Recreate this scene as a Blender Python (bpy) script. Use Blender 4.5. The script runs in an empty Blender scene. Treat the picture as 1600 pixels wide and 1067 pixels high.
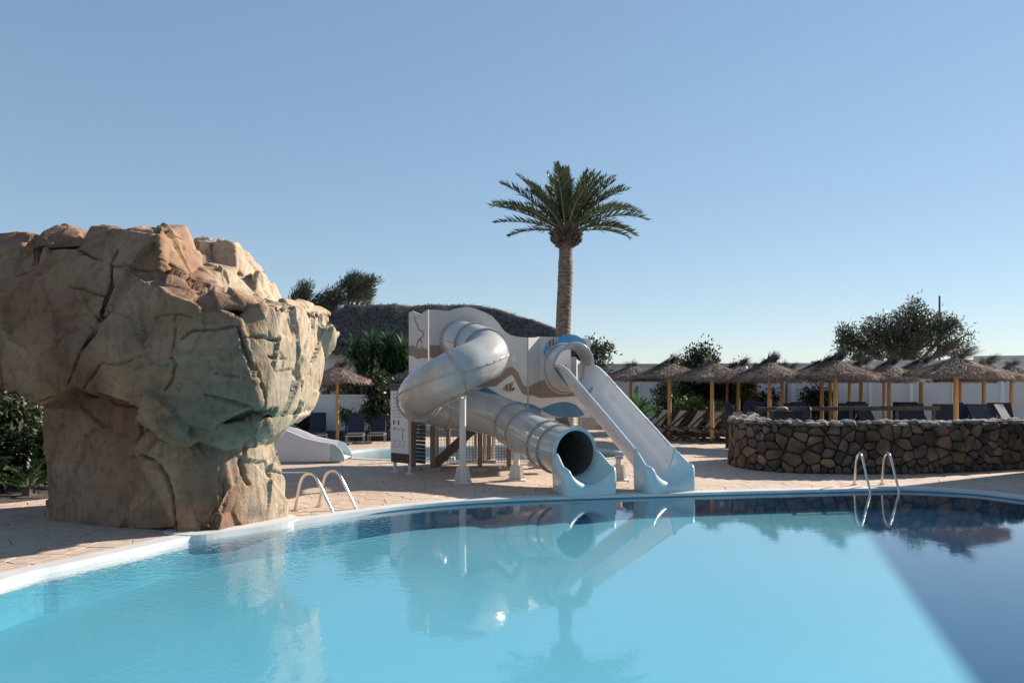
import bpy, bmesh, math, random
import numpy as np
from mathutils import Vector, Matrix, noise as mnoise
from mathutils.geometry import tessellate_polygon

R = math.radians
sc = bpy.context.scene
col = sc.collection

# ------------------------------------------------------------------ camera
F, CX, HY, HC = 1200.0, 800.0, 603.0, 1.8      # focal (px of the 1600 px photo), horizon row, eye height
cam_d = bpy.data.cameras.new('camera')
cam = bpy.data.objects.new('camera', cam_d); col.objects.link(cam)
cam.location = (0, 0, HC); cam.rotation_euler = (R(90), 0, 0)
cam_d.sensor_width = 36; cam_d.lens = 36 * F / 1600
cam_d.shift_y = (HY - 533.5) / 1600
cam_d.clip_end = 3000
sc.camera = cam

# ------------------------------------------------------------------ sky, sun, exposure
SUN_PHI, SUN_EL = R(31), R(28)                 # sun: to the right and a little behind the scene
sd = Vector((math.cos(SUN_EL) * math.cos(SUN_PHI), math.cos(SUN_EL) * math.sin(SUN_PHI), math.sin(SUN_EL)))
w = bpy.data.worlds.new('World'); sc.world = w; w.use_nodes = True
nt = w.node_tree; bg = nt.nodes['Background']
sky = nt.nodes.new('ShaderNodeTexSky'); sky.sky_type = 'NISHITA'; sky.sun_disc = False
sky.sun_elevation = SUN_EL; sky.sun_rotation = math.pi / 2 - SUN_PHI
sky.air_density = 1.0; sky.dust_density = 0.05; sky.ozone_density = 4.5; sky.altitude = 300
gm_ = nt.nodes.new('ShaderNodeGamma'); gm_.inputs[1].default_value = .52       # evens out the whole sky alike: a hazy, pale blue day
nt.links.new(sky.outputs[0], gm_.inputs[0]); hs_ = nt.nodes.new('ShaderNodeHueSaturation'); hs_.inputs['Saturation'].default_value = 1.2
nt.links.new(gm_.outputs[0], hs_.inputs['Color']); nt.links.new(hs_.outputs[0], bg.inputs[0]); bg.inputs[1].default_value = 0.148
sl = bpy.data.lights.new('sun', 'SUN'); sl.energy = 5.0; sl.angle = R(0.9); sl.color = (1, 0.90, 0.77)
so = bpy.data.objects.new('sun', sl); col.objects.link(so)
so.rotation_euler = sd.to_track_quat('Z', 'Y').to_euler(); so.location = (30, 20, 30)
sc.view_settings.view_transform = 'Standard'; sc.view_settings.look = 'None'
sc.view_settings.exposure = 1.0; sc.view_settings.gamma = 1
sc.cycles.max_bounces = 10; sc.cycles.transparent_max_bounces = 16

# ------------------------------------------------------------------ helpers
def W(px, py, d): return Vector(((px - CX) * d / F, d, HC + (HY - py) * d / F))
def G(px, py, z=0.0):
    d = (HC - z) * F / (py - HY); return Vector(((px - CX) * d / F, d, z))

def tag(o, label=None, cat=None, group=None, kind=None):
    if label: o['label'] = label
    if cat: o['category'] = cat
    if group: o['group'] = group
    if kind: o['kind'] = kind
    return o
def empty(name, loc, rz=0.0):
    e = bpy.data.objects.new(name, None); col.objects.link(e)
    e.location = loc; e.rotation_euler = (0, 0, rz); e.empty_display_size = .2
    return e
def mkobj(name, mesh, parent=None):
    o = bpy.data.objects.new(name, mesh); col.objects.link(o); o.parent = parent
    return o
def children(o): return [c for c in list(bpy.data.objects) if c.parent == o]
def copy_tree(o, parent=None, kids=None):
    c = o.copy(); col.objects.link(c); c.parent = parent
    for ch in (kids if kids is not None else children(o)):
        k = ch.copy(); col.objects.link(k); k.parent = c
        for g in children(ch):
            q = g.copy(); col.objects.link(q); q.parent = k
    return c

class MB:
    def __init__(s): s.v = []; s.f = []
    def add(s, vs, fs):
        n = len(s.v); s.v += [tuple(v) for v in vs]; s.f += [tuple(i + n for i in f) for f in fs]; return s
    def box(s, c, size, rz=0.0, m=None):
        hx, hy, hz = size[0] / 2, size[1] / 2, size[2] / 2
        vs = [Vector((x, y, z)) for z in (-hz, hz) for x, y in ((-hx, -hy), (hx, -hy), (hx, hy), (-hx, hy))]
        rot = m if m is not None else Matrix.Rotation(rz, 3, 'Z')
        return s.add([rot @ v + Vector(c) for v in vs], [(3, 2, 1, 0), (4, 5, 6, 7), (0, 1, 5, 4), (1, 2, 6, 5), (2, 3, 7, 6), (3, 0, 4, 7)])
    def beam(s, a, b, wd, hg):                     # rectangular bar from a to b
        a, b = Vector(a), Vector(b); t = (b - a).normalized()
        sd_ = t.cross(Vector((0, 0, 1)))
        if sd_.length < 1e-3: sd_ = Vector((1, 0, 0))
        sd_.normalize(); up = sd_.cross(t)
        vs = [p + sd_ * (i * wd / 2) + up * (j * hg / 2) for p in (a, b) for i, j in ((-1, -1), (1, -1), (1, 1), (-1, 1))]
        return s.add(vs, [(0, 1, 2, 3), (7, 6, 5, 4), (0, 4, 5, 1), (1, 5, 6, 2), (2, 6, 7, 3), (3, 7, 4, 0)])
    def tube(s, path, r, n=10, cap=True):          # round bar; r number or list
        path = [Vector(p) for p in path]; m = len(path); vs = []
        rr = r if isinstance(r, (list, tuple)) else [r] * m
        ref = None
        for i in range(m):
            t = (path[min(i + 1, m - 1)] - path[max(i - 1, 0)]).normalized()
            if ref is None:
                ref = Vector((0, 0, 1)) if abs(t.z) < .9 else Vector((1, 0, 0))
            sd_ = t.cross(ref).normalized(); up = sd_.cross(t).normalized(); ref = up
            vs += [path[i] + (sd_ * math.cos(2 * math.pi * k / n) + up * math.sin(2 * math.pi * k / n)) * rr[i] for k in range(n)]
        fs = [(i * n + k, i * n + (k + 1) % n, (i + 1) * n + (k + 1) % n, (i + 1) * n + k) for i in range(m - 1) for k in range(n)]
        if cap: fs += [tuple(range(n - 1, -1, -1)), tuple((m - 1) * n + k for k in range(n))]
        return s.add(vs, fs)
    def prism(s, poly, off):                       # planar polygon (3-D points) extruded by off
        n = len(poly); off = Vector(off)
        vs = [Vector(p) for p in poly] + [Vector(p) + off for p in poly]
        tr = tessellate_polygon([[Vector(p) for p in poly]])
        fs = [tuple(t) for t in tr] + [tuple(n + i for i in reversed(t)) for t in tr]
        fs += [(i, (i + 1) % n, n + (i + 1) % n, n + i) for i in range(n)]
        return s.add(vs, fs)
    def build(s, name, mat, parent=None, smooth=False, auto=None):
        off = Vector(parent.location) if parent is not None else Vector((0, 0, 0))
        if parent is not None and parent.parent is not None: off = off + Vector(parent.parent.location)
        me = bpy.data.meshes.new(name)
        me.from_pydata([tuple(Vector(v) - off) for v in s.v], [], s.f); me.update()
        bm = bmesh.new(); bm.from_mesh(me); bmesh.ops.recalc_face_normals(bm, faces=bm.faces)
        zs = [v[2] for v in s.v]
        if max(zs) - min(zs) < 1e-6:                   # a flat sheet faces up
            for f in bm.faces:
                if f.normal.z < 0: f.normal_flip()
        if smooth and auto:
            for e in bm.edges:
                if len(e.link_faces) == 2 and e.calc_face_angle(0) > R(auto): e.smooth = False
        bm.to_mesh(me); bm.free()
        if smooth: me.polygons.foreach_set('use_smooth', [True] * len(me.polygons))
        if mat: me.materials.append(mat)
        return mkobj(name, me, parent)

def np_mesh(name, verts, faces, mat, parent=None, smooth=False, world=True):
    v = np.asarray(verts, dtype=np.float32).reshape(-1, 3); f = np.asarray(faces, dtype=np.int32)
    if parent is not None and world: v = v - np.array(parent.location, dtype=np.float32)
    me = bpy.data.meshes.new(name); k = f.shape[1]
    me.vertices.add(len(v)); me.vertices.foreach_set('co', np.ascontiguousarray(v, dtype=np.float32).ravel())
    me.loops.add(f.size); me.loops.foreach_set('vertex_index', f.ravel())
    me.polygons.add(len(f)); me.polygons.foreach_set('loop_start', np.arange(0, f.size, k, dtype=np.int32))
    me.polygons.foreach_set('loop_total', np.full(len(f), k, dtype=np.int32))
    if smooth: me.polygons.foreach_set('use_smooth', np.ones(len(f), dtype=bool))
    me.update(calc_edges=True); me.validate()
    if mat: me.materials.append(mat)
    return mkobj(name, me, parent)

def catmull(pts, n=12, closed=False):
    P = [Vector(p) for p in pts]; m = len(P); out = []
    for i in range(m if closed else m - 1):
        if closed: a, b, c, d = P[(i - 1) % m], P[i], P[(i + 1) % m], P[(i + 2) % m]
        else: a, b, c, d = P[max(i - 1, 0)], P[i], P[i + 1], P[min(i + 2, m - 1)]
        for k in range(n):
            t = k / n
            out.append(.5 * ((2 * b) + (c - a) * t + (2 * a - 5 * b + 4 * c - d) * t * t + (3 * b - a - 3 * c + d) * t ** 3))
    if not closed: out.append(P[-1])
    return out
def resample(path, step):
    out = [path[0].copy()]; acc = 0.0
    for a, b in zip(path, path[1:]):
        L = (b - a).length; pos = step - acc
        while pos <= L:
            out.append(a.lerp(b, pos / L)); pos += step
        acc = (acc + L) % step
    return out

# ------------------------------------------------------------------ materials
def nodes(m):
    m.use_nodes = True; t = m.node_tree
    return t, t.nodes, t.links, t.nodes['Principled BSDF']
def ramp(N, stops):
    r = N.new('ShaderNodeValToRGB')
    while len(r.color_ramp.elements) < len(stops): r.color_ramp.elements.new(.5)
    for e, (p, c) in zip(r.color_ramp.elements, stops):
        e.position = p; e.color = (c[0], c[1], c[2], 1)
    return r
def M(name, c1, c2=None, scale=4.0, rough=.7, bump=0.0, bscale=40.0, metal=0.0, spec=.4, stretch=(1, 1, 1), rnd=0.0, coat=0.0, world=False, detail=5, lo=.35, hi=.65):
    m = bpy.data.materials.new(name); t, N, L, p = nodes(m)
    p.inputs['Roughness'].default_value = rough; p.inputs['Metallic'].default_value = metal
    p.inputs['Specular IOR Level'].default_value = spec
    if coat: p.inputs['Coat Weight'].default_value = coat; p.inputs['Coat Roughness'].default_value = .08
    if world:
        g = N.new('ShaderNodeNewGeometry'); vec = g.outputs['Position']
    else:
        g = N.new('ShaderNodeTexCoord'); vec = g.outputs['Object']
    mp = N.new('ShaderNodeMapping'); mp.inputs['Scale'].default_value = stretch; L.new(vec, mp.inputs[0])
    out = None
    if c2 is not None:
        n1 = N.new('ShaderNodeTexNoise'); n1.inputs['Scale'].default_value = scale; n1.inputs['Detail'].default_value = detail
        L.new(mp.outputs[0], n1.inputs['Vector'])
        r = ramp(N, [(lo, c1), (hi, c2)]); L.new(n1.outputs['Fac'], r.inputs[0]); out = r.outputs[0]
    if rnd:
        oi = N.new('ShaderNodeObjectInfo'); hs = N.new('ShaderNodeHueSaturation')
        mr = N.new('ShaderNodeMapRange'); mr.inputs['To Min'].default_value = 1 - rnd; mr.inputs['To Max'].default_value = 1 + rnd
        L.new(oi.outputs['Random'], mr.inputs[0]); L.new(mr.outputs[0], hs.inputs['Value'])
        if out is not None: L.new(out, hs.inputs['Color'])
        else: hs.inputs['Color'].default_value = (*c1, 1)
        out = hs.outputs[0]
    if out is not None: L.new(out, p.inputs['Base Color'])
    else: p.inputs['Base Color'].default_value = (*c1, 1)
    if bump:
        n2 = N.new('ShaderNodeTexNoise'); n2.inputs['Scale'].default_value = bscale; n2.inputs['Detail'].default_value = 6
        L.new(mp.outputs[0], n2.inputs['Vector'])
        b = N.new('ShaderNodeBump'); b.inputs['Strength'].default_value = bump; b.inputs['Distance'].default_value = .02
        L.new(n2.outputs['Fac'], b.inputs['Height']); L.new(b.outputs[0], p.inputs['Normal'])
    return m
def leaf_mat(name, c1, c2, scale=3.0, rough=.45, trans=.25):
    m = M(name, c1, c2, scale=scale, rough=rough, world=True, spec=.4)
    t = m.node_tree; N, L = t.nodes, t.links; p = N['Principled BSDF']; o = N['Material Output']
    tr = N.new('ShaderNodeBsdfTranslucent'); mx = N.new('ShaderNodeMixShader'); mx.inputs[0].default_value = trans
    src = p.inputs['Base Color'].links[0].from_socket
    L.new(src, tr.inputs['Color']); L.new(p.outputs[0], mx.inputs[1]); L.new(tr.outputs[0], mx.inputs[2]); L.new(mx.outputs[0], o.inputs['Surface'])
    return m

m_white = M('white_render', (.72, .70, .67), (.80, .78, .75), scale=1.2, rough=.85, bump=.15, bscale=60, world=True)
m_wallgrey = M('far_wall_render', (.58, .55, .53), (.70, .67, .65), scale=.7, rough=.9, bump=.1, bscale=40, world=True)
m_coping = M('coping_white', (.46, .46, .465), (.54, .54, .545), scale=2.5, rough=.6, bump=.12, bscale=50, world=True)
m_basin = M('pool_lining', (.115, .40, .515), (.13, .425, .545), scale=.35, rough=.8, world=True)
m_lining_shade = M('shaded_lining', (.025, .20, .30), (.035, .23, .33), scale=.6, rough=.6, world=True)  # same lining in a darker blue: the wall's shade put into the colour
m_splash = M('splash_lining', (.20, .55, .68), (.25, .60, .72), scale=.5, rough=.8, world=True)
m_steel = M('stainless_steel', (.62, .60, .57), rough=.18, metal=1.0)
m_fibre = M('slide_fibreglass', (.35, .34, .32), (.45, .44, .425), scale=2.5, stretch=(1, 1, .35), detail=9, rough=.22, spec=.5, coat=.35)
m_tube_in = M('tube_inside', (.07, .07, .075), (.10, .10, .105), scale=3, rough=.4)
m_fibre_in = M('slide_inner', (.50, .50, .52), (.57, .57, .58), scale=3, rough=.3, coat=.2)
m_flange = M('slide_flange', (.34, .33, .32), (.42, .41, .39), scale=12, rough=.5)
m_bolt = M('bolt_metal', (.45, .45, .46), rough=.3, metal=.8)
m_exit = M('exit_fibreglass', (.36, .50, .54), (.40, .54, .58), scale=1.5, rough=.28, coat=.3)
m_panel = M('panel_sand_grey', (.52, .49, .46), (.56, .53, .50), scale=2, rough=.55)
m_pbrown = M('panel_brown', (.26, .185, .135), (.29, .205, .15), scale=3, rough=.6)
m_pwhite = M('panel_white', (.66, .63, .60), (.70, .67, .64), scale=3, rough=.55)
m_pblue = M('panel_blue', (.07, .19, .30), (.085, .22, .34), scale=3, rough=.5)
m_pblue2 = M('panel_bright_blue', (.08, .27, .48), (.09, .30, .52), scale=3, rough=.5)
m_dark = M('dark_marking', (.03, .03, .03), rough=.6)
m_postbrown = M('brown_post', (.20, .135, .10), (.25, .17, .125), scale=6, rough=.6)
m_postwhite = M('white_post_paint', (.58, .57, .55), (.63, .62, .60), scale=6, rough=.4)
m_net = M('net_wire', (.13, .125, .12), rough=.6)
m_concrete = M('concrete', (.36, .33, .31), (.45, .42, .39), scale=9, rough=.9, bump=.3, bscale=60)
m_green_dark = M('dark_green_board', (.045, .065, .06), (.06, .08, .075), scale=5, rough=.6)
m_sign = M('sign_board_white', (.68, .67, .69), (.72, .71, .72), scale=3, rough=.5)
m_pole = M('pine_pole', (.40, .22, .085), (.52, .31, .13), scale=5, rough=.65, stretch=(6, 6, .6), bump=.2, bscale=20, rnd=.12)
m_straw = M('straw_thatch', (.16, .115, .095), (.36, .275, .235), scale=14, rough=.9, bump=.4, bscale=50, rnd=.12)
m_straw_dark = M('straw_tuft', (.09, .07, .058), (.17, .13, .11), scale=14, rough=.95)
m_thatch = M('old_thatch', (.038, .036, .036), (.125, .11, .10), scale=9, rough=.95, bump=.8, bscale=24, stretch=(1, 1, .5))
m_navy = M('navy_canvas', (.022, .027, .045), (.03, .036, .06), scale=6, rough=.8, rnd=.25)
m_alu = M('grey_frame', (.30, .30, .31), rough=.4, metal=.6)
m_cwood = M('dark_teak', (.075, .036, .022), (.13, .06, .035), scale=9, rough=.6, stretch=(1, 1, .3))
m_canvas = M('sling_canvas', (.46, .41, .37), (.54, .49, .45), scale=4, rough=.85, rnd=.2)
m_wood_dark = M('dark_rail_wood', (.05, .042, .037), (.09, .075, .065), scale=9, rough=.8)
m_black = M('black_plastic', (.012, .012, .014), (.02, .02, .022), scale=6, rough=.55)
m_trunk = M('palm_trunk', (.10, .073, .055), (.25, .185, .145), scale=7, rough=.95, bump=.6, bscale=22, stretch=(1, 1, 2.4))
m_stub = M('frond_stub', (.07, .045, .03), (.24, .17, .12), scale=5, rough=.9, rnd=.2)
m_bark = M('bark', (.09, .07, .055), (.16, .13, .10), scale=8, rough=.95, bump=.5, bscale=30)
m_frond = leaf_mat('palm_leaf', (.040, .055, .024), (.08, .092, .045), 2.0)
m_rachis = M('frond_rachis', (.20, .19, .09), (.27, .25, .13), scale=3, rough=.6)
m_yucca = leaf_mat('yucca_leaf', (.030, .075, .028), (.06, .13, .045), 3.0)
m_leafd = leaf_mat('dark_leaf', (.020, .033, .016), (.05, .07, .033), 2.5)
m_leafg = leaf_mat('grey_green_leaf', (.032, .044, .030), (.072, .085, .058), 2.5)
m_leafl = leaf_mat('light_leaf', (.06, .12, .03), (.13, .20, .07), 4.0)
m_leafb = leaf_mat('bright_palm_leaf', (.05, .15, .03), (.09, .23, .05), 4.0)
m_flower = M('pink_flower', (.55, .16, .14), (.65, .30, .22), scale=20, rough=.6)
m_dry = leaf_mat('dry_leaf', (.20, .14, .09), (.33, .25, .16), 4.0)
m_gravel = M('lava_gravel', (.035, .03, .028), (.12, .10, .09), scale=40, rough=.95, bump=1, bscale=60, world=True)
m_soil = M('far_ground', (.30, .235, .18), (.38, .30, .24), scale=1.5, rough=.95, world=True)
m_fishd = M('fish_stripe', (.05, .04, .035), rough=.6)
m_fishl = M('fish_body', (.33, .26, .20), (.40, .32, .25), scale=8, rough=.6)

# paving: stamped concrete, slabs carry their own edges
def paving_mat(name, dark):
    m = bpy.data.materials.new(name); t, N, L, p = nodes(m)
    g = N.new('ShaderNodeNewGeometry')
    a = N.new('ShaderNodeTexNoise'); a.inputs['Scale'].default_value = .55; a.inputs['Detail'].default_value = 4
    b = N.new('ShaderNodeTexNoise'); b.inputs['Scale'].default_value = 9; b.inputs['Detail'].default_value = 8
    L.new(g.outputs['Position'], a.inputs[0]); L.new(g.outputs['Position'], b.inputs[0])
    k = dark
    r1 = ramp(N, [(.3, (.44 * k, .335 * k, .265 * k)), (.7, (.56 * k, .445 * k, .36 * k))]); L.new(a.outputs['Fac'], r1.inputs[0])
    r2 = ramp(N, [(.3, (.72, .70, .68)), (.62, (1, 1, 1))]); L.new(b.outputs['Fac'], r2.inputs[0])
    mx = N.new('ShaderNodeMix'); mx.data_type = 'RGBA'; mx.blend_type = 'MULTIPLY'; mx.inputs[0].default_value = 1
    L.new(r1.outputs[0], mx.inputs[6]); L.new(r2.outputs[0], mx.inputs[7])
    L.new(mx.outputs[2], p.inputs['Base Color']); p.inputs['Roughness'].default_value = .85
    c = N.new('ShaderNodeTexNoise'); c.inputs['Scale'].default_value = 26; c.inputs['Detail'].default_value = 7; L.new(g.outputs['Position'], c.inputs[0])
    bu = N.new('ShaderNodeBump'); bu.inputs['Strength'].default_value = .5; bu.inputs['Distance'].default_value = .012
    L.new(c.outputs['Fac'], bu.inputs['Height']); L.new(bu.outputs[0], p.inputs['Normal'])
    return m
m_pave = paving_mat('stamped_concrete', 1.0)
m_joint = paving_mat('paving_joint', .42)

# water: Fresnel reflection over a clear body, fine ripples
def water_mat(name, strength):
    m = bpy.data.materials.new(name); m.use_nodes = True; t = m.node_tree; N, L = t.nodes, t.links
    N.remove(N['Principled BSDF']); o = N['Material Output']
    g = N.new('ShaderNodeNewGeometry')
    mp = N.new('ShaderNodeMapping'); mp.inputs['Scale'].default_value = (1, .8, 1); L.new(g.outputs['Position'], mp.inputs[0])
    a = N.new('ShaderNodeTexNoise'); a.inputs['Scale'].default_value = 1.1; a.inputs['Detail'].default_value = 2
    b = N.new('ShaderNodeTexNoise'); b.inputs['Scale'].default_value = 13; b.inputs['Detail'].default_value = 3; b.inputs['Distortion'].default_value = .6
    c = N.new('ShaderNodeTexNoise'); c.inputs['Scale'].default_value = .33; c.inputs['Detail'].default_value = 2
    for n in (a, b, c): L.new(mp.outputs[0], n.inputs[0])
    # ripples are livelier on the left, by the rock
    sx = N.new('ShaderNodeSeparateXYZ'); L.new(g.outputs['Position'], sx.inputs[0])
    mr = N.new('ShaderNodeMapRange'); mr.inputs['From Min'].default_value = -.6; mr.inputs['From Max'].default_value = -3.0
    mr.inputs['To Min'].default_value = .03; mr.inputs['To Max'].default_value = 1.0; L.new(sx.outputs[0], mr.inputs[0])
    rc = N.new('ShaderNodeMapRange'); rc.inputs['From Min'].default_value = .38; rc.inputs['From Max'].default_value = .62; L.new(c.outputs['Fac'], rc.inputs[0])
    m0 = N.new('ShaderNodeMath'); m0.operation = 'MULTIPLY'; L.new(mr.outputs[0], m0.inputs[0]); L.new(rc.outputs[0], m0.inputs[1])
    m1 = N.new('ShaderNodeMath'); m1.operation = 'MULTIPLY_ADD'; m1.inputs[1].default_value = 7.0; m1.inputs[2].default_value = .10; L.new(m0.outputs[0], m1.inputs[0])
    m2 = N.new('ShaderNodeMath'); m2.operation = 'MULTIPLY'; L.new(m1.outputs[0], m2.inputs[0]); L.new(b.outputs['Fac'], m2.inputs[1])
    m3 = N.new('ShaderNodeMath'); m3.operation = 'MULTIPLY_ADD'; m3.inputs[1].default_value = .5; L.new(a.outputs['Fac'], m3.inputs[0]); L.new(m2.outputs[0], m3.inputs[2])
    bu = N.new('ShaderNodeBump'); bu.inputs['Strength'].default_value = strength; bu.inputs['Distance'].default_value = .02; L.new(m3.outputs[0], bu.inputs['Height'])
    lw = N.new('ShaderNodeLayerWeight'); lw.inputs['Blend'].default_value = .5; L.new(bu.outputs[0], lw.inputs['Normal'])
    pw = N.new('ShaderNodeMath'); pw.operation = 'POWER'; pw.inputs[1].default_value = 5; L.new(lw.outputs['Facing'], pw.inputs[0])
    fr = N.new('ShaderNodeMath'); fr.operation = 'MULTIPLY_ADD'; fr.inputs[1].default_value = 1.5; fr.inputs[2].default_value = .04; fr.use_clamp = True; L.new(pw.outputs[0], fr.inputs[0])
    gl = N.new('ShaderNodeBsdfGlossy'); gl.inputs['Roughness'].default_value = .02; L.new(bu.outputs[0], gl.inputs['Normal'])
    tr = N.new('ShaderNodeBsdfTransparent'); tr.inputs[0].default_value = (.90, .98, 1, 1)
    mx = N.new('ShaderNodeMixShader'); L.new(fr.outputs[0], mx.inputs[0]); L.new(tr.outputs[0], mx.inputs[1]); L.new(gl.outputs[0], mx.inputs[2])
    L.new(mx.outputs[0], o.inputs['Surface'])
    return m
m_water = water_mat('pool_water', .10)
m_water2 = water_mat('splash_water', .5)

# artificial rock
def rock_mat():
    m = bpy.data.materials.new('artificial_rock'); t, N, L, p = nodes(m)
    g = N.new('ShaderNodeNewGeometry'); P = g.outputs['Position']
    def noise(s, d=6, dist=0.0, st=None):
        n = N.new('ShaderNodeTexNoise'); n.inputs['Scale'].default_value = s; n.inputs['Detail'].default_value = d; n.inputs['Distortion'].default_value = dist
        if st:
            mp = N.new('ShaderNodeMapping'); mp.inputs['Scale'].default_value = st; L.new(P, mp.inputs[0]); L.new(mp.outputs[0], n.inputs[0])
        else: L.new(P, n.inputs[0])
        return n
    def mix(a, b, f, bt='MIX'):
        x = N.new('ShaderNodeMix'); x.data_type = 'RGBA'; x.blend_type = bt
        if isinstance(f, float): x.inputs[0].default_value = f
        else: L.new(f, x.inputs[0])
        L.new(a, x.inputs[6]); L.new(b, x.inputs[7]); return x.outputs[2]
    base = ramp(N, [(.30, (.15, .082, .050)), (.43, (.205, .118, .073)), (.55, (.265, .165, .102)), (.72, (.34, .24, .16))])
    L.new(noise(.9, 7, .5).outputs['Fac'], base.inputs[0])
    # cream stone on the pool-side shoulder and foot, with sunlight painted into its tone
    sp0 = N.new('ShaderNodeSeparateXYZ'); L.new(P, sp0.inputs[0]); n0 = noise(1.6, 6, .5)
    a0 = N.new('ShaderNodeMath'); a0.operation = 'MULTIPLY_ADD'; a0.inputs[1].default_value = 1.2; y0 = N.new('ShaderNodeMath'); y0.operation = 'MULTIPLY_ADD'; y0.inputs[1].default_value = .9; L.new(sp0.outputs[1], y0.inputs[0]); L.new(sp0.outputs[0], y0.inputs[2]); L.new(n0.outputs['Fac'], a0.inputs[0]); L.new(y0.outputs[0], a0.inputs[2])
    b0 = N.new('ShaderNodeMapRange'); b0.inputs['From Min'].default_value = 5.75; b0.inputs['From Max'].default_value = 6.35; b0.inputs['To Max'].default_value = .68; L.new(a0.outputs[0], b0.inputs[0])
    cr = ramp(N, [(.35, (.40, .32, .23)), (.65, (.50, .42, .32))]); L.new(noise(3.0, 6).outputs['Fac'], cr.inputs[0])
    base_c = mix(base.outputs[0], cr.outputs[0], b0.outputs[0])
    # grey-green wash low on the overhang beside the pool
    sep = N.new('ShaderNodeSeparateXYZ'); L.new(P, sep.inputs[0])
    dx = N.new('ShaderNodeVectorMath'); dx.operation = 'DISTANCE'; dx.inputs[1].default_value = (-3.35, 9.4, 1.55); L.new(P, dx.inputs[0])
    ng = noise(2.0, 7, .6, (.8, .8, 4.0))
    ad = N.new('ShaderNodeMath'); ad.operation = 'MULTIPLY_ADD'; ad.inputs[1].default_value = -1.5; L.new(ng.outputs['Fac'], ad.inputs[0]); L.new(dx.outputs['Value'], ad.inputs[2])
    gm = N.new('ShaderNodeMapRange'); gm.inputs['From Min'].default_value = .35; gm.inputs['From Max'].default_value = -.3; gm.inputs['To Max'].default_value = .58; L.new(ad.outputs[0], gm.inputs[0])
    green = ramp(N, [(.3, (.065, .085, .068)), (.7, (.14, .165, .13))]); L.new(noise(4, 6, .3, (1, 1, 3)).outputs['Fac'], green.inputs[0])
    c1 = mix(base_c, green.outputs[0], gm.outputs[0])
    # grey weathering patches
    pw = N.new('ShaderNodeMapRange'); pw.inputs['From Min'].default_value = .56; pw.inputs['From Max'].default_value = .70; pw.inputs['To Max'].default_value = .55
    L.new(noise(1.7, 8, .6).outputs['Fac'], pw.inputs[0])
    gr = N.new('ShaderNodeRGB'); gr.outputs[0].default_value = (.165, .145, .12, 1)
    c2 = mix(c1, gr.outputs[0], pw.outputs[0])
    # dark damp blotches near the foot
    zb = N.new('ShaderNodeMapRange'); zb.inputs['From Min'].default_value = .75; zb.inputs['From Max'].default_value = .0; L.new(sep.outputs[2], zb.inputs[0])
    nb = noise(3.2, 7, .5); nb2 = N.new('ShaderNodeMapRange'); nb2.inputs['From Min'].default_value = .48; nb2.inputs['From Max'].default_value = .66; L.new(nb.outputs['Fac'], nb2.inputs[0])
    mm = N.new('ShaderNodeMath'); mm.operation = 'MULTIPLY'; L.new(zb.outputs[0], mm.inputs[0]); L.new(nb2.outputs[0], mm.inputs[1])
    dk = N.new('ShaderNodeRGB'); dk.outputs[0].default_value = (.10, .095, .085, 1)
    c3 = mix(c2, dk.outputs[0], mm.outputs[0])
    sp = ramp(N, [(.36, (.55, .50, .46)), (.50, (1, 1, 1))]); L.new(noise(13, 8, .2, (1, 1, .7)).outputs['Fac'], sp.inputs[0])
    c4 = mix(c3, sp.outputs[0], .5, 'MULTIPLY')
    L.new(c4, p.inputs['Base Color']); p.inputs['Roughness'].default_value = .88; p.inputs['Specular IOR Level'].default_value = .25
    h1 = noise(7, 9, .3, (1.2, 1.2, .6)); h2 = noise(38, 6)
    ma = N.new('ShaderNodeMath'); ma.operation = 'MULTIPLY_ADD'; ma.inputs[1].default_value = .35; L.new(h2.outputs['Fac'], ma.inputs[0]); L.new(h1.outputs['Fac'], ma.inputs[2])
    bu = N.new('ShaderNodeBump'); bu.inputs['Strength'].default_value = .5; bu.inputs['Distance'].default_value = .06; L.new(ma.outputs[0], bu.inputs['Height']); L.new(bu.outputs[0], p.inputs['Normal'])
    return m
m_rock = rock_mat()
m_stone = M('lava_stone', (.065, .045, .033), (.215, .13, .082), scale=2.6, rough=.92, bump=.7, bscale=26, rnd=.45, world=True, detail=7, lo=.33, hi=.68)
m_stone2 = M('grey_stone', (.045, .036, .03), (.125, .095, .075), scale=5, rough=.95, bump=.8, bscale=26, rnd=.4, world=True)
m_capstone = M('pale_cap_stone', (.10, .09, .08), (.30, .275, .25), scale=7, rough=.95, bump=.7, bscale=30, rnd=.3, world=True)
m_mortar = M('wall_core', (.045, .036, .03), (.09, .072, .06), scale=9, rough=1, world=True)

# ================================================================== SETTING
ZW = -0.048
edge_pts = [(-4.6, -2.5), (-5.35, 1.0), (-5.15, 4.2), (-4.73, 7.06), (-4.48, 7.75), (-4.17, 8.40), (-3.80, 9.20), (-2.95, 10.08), (-2.19, 10.92), (-1.46, 11.55),
            (-.6, 12.02), (.82, 12.42), (3.23, 12.92), (4.9, 13.22), (6.2, 13.42), (7.0, 13.46), (7.85, 13.05), (8.3, 12.2), (8.9, 10.5), (9.2, 6), (7.6, 1), (4, -2.6), (0, -3.4)]
inner = [Vector((p.x, p.y, 0)) for p in catmull([Vector((x, y, 0)) for x, y in edge_pts], 6, True)]
def offset_loop(loop, dist):
    n = len(loop); out = []
    for i in range(n):
        t = (loop[(i + 1) % n] - loop[i - 1]).normalized()
        out.append(loop[i] + Vector((-t.y, t.x, 0)) * dist)      # clockwise loop seen from above: left is outward
    return out
outer = offset_loop(inner, .22)
def in_poly(x, y, loop):
    c = False; j = len(loop) - 1
    for i in range(len(loop)):
        a, b = loop[i], loop[j]
        if (a.y > y) != (b.y > y) and x < (b.x - a.x) * (y - a.y) / (b.y - a.y) + a.x: c = not c
        j = i
    return c
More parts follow.
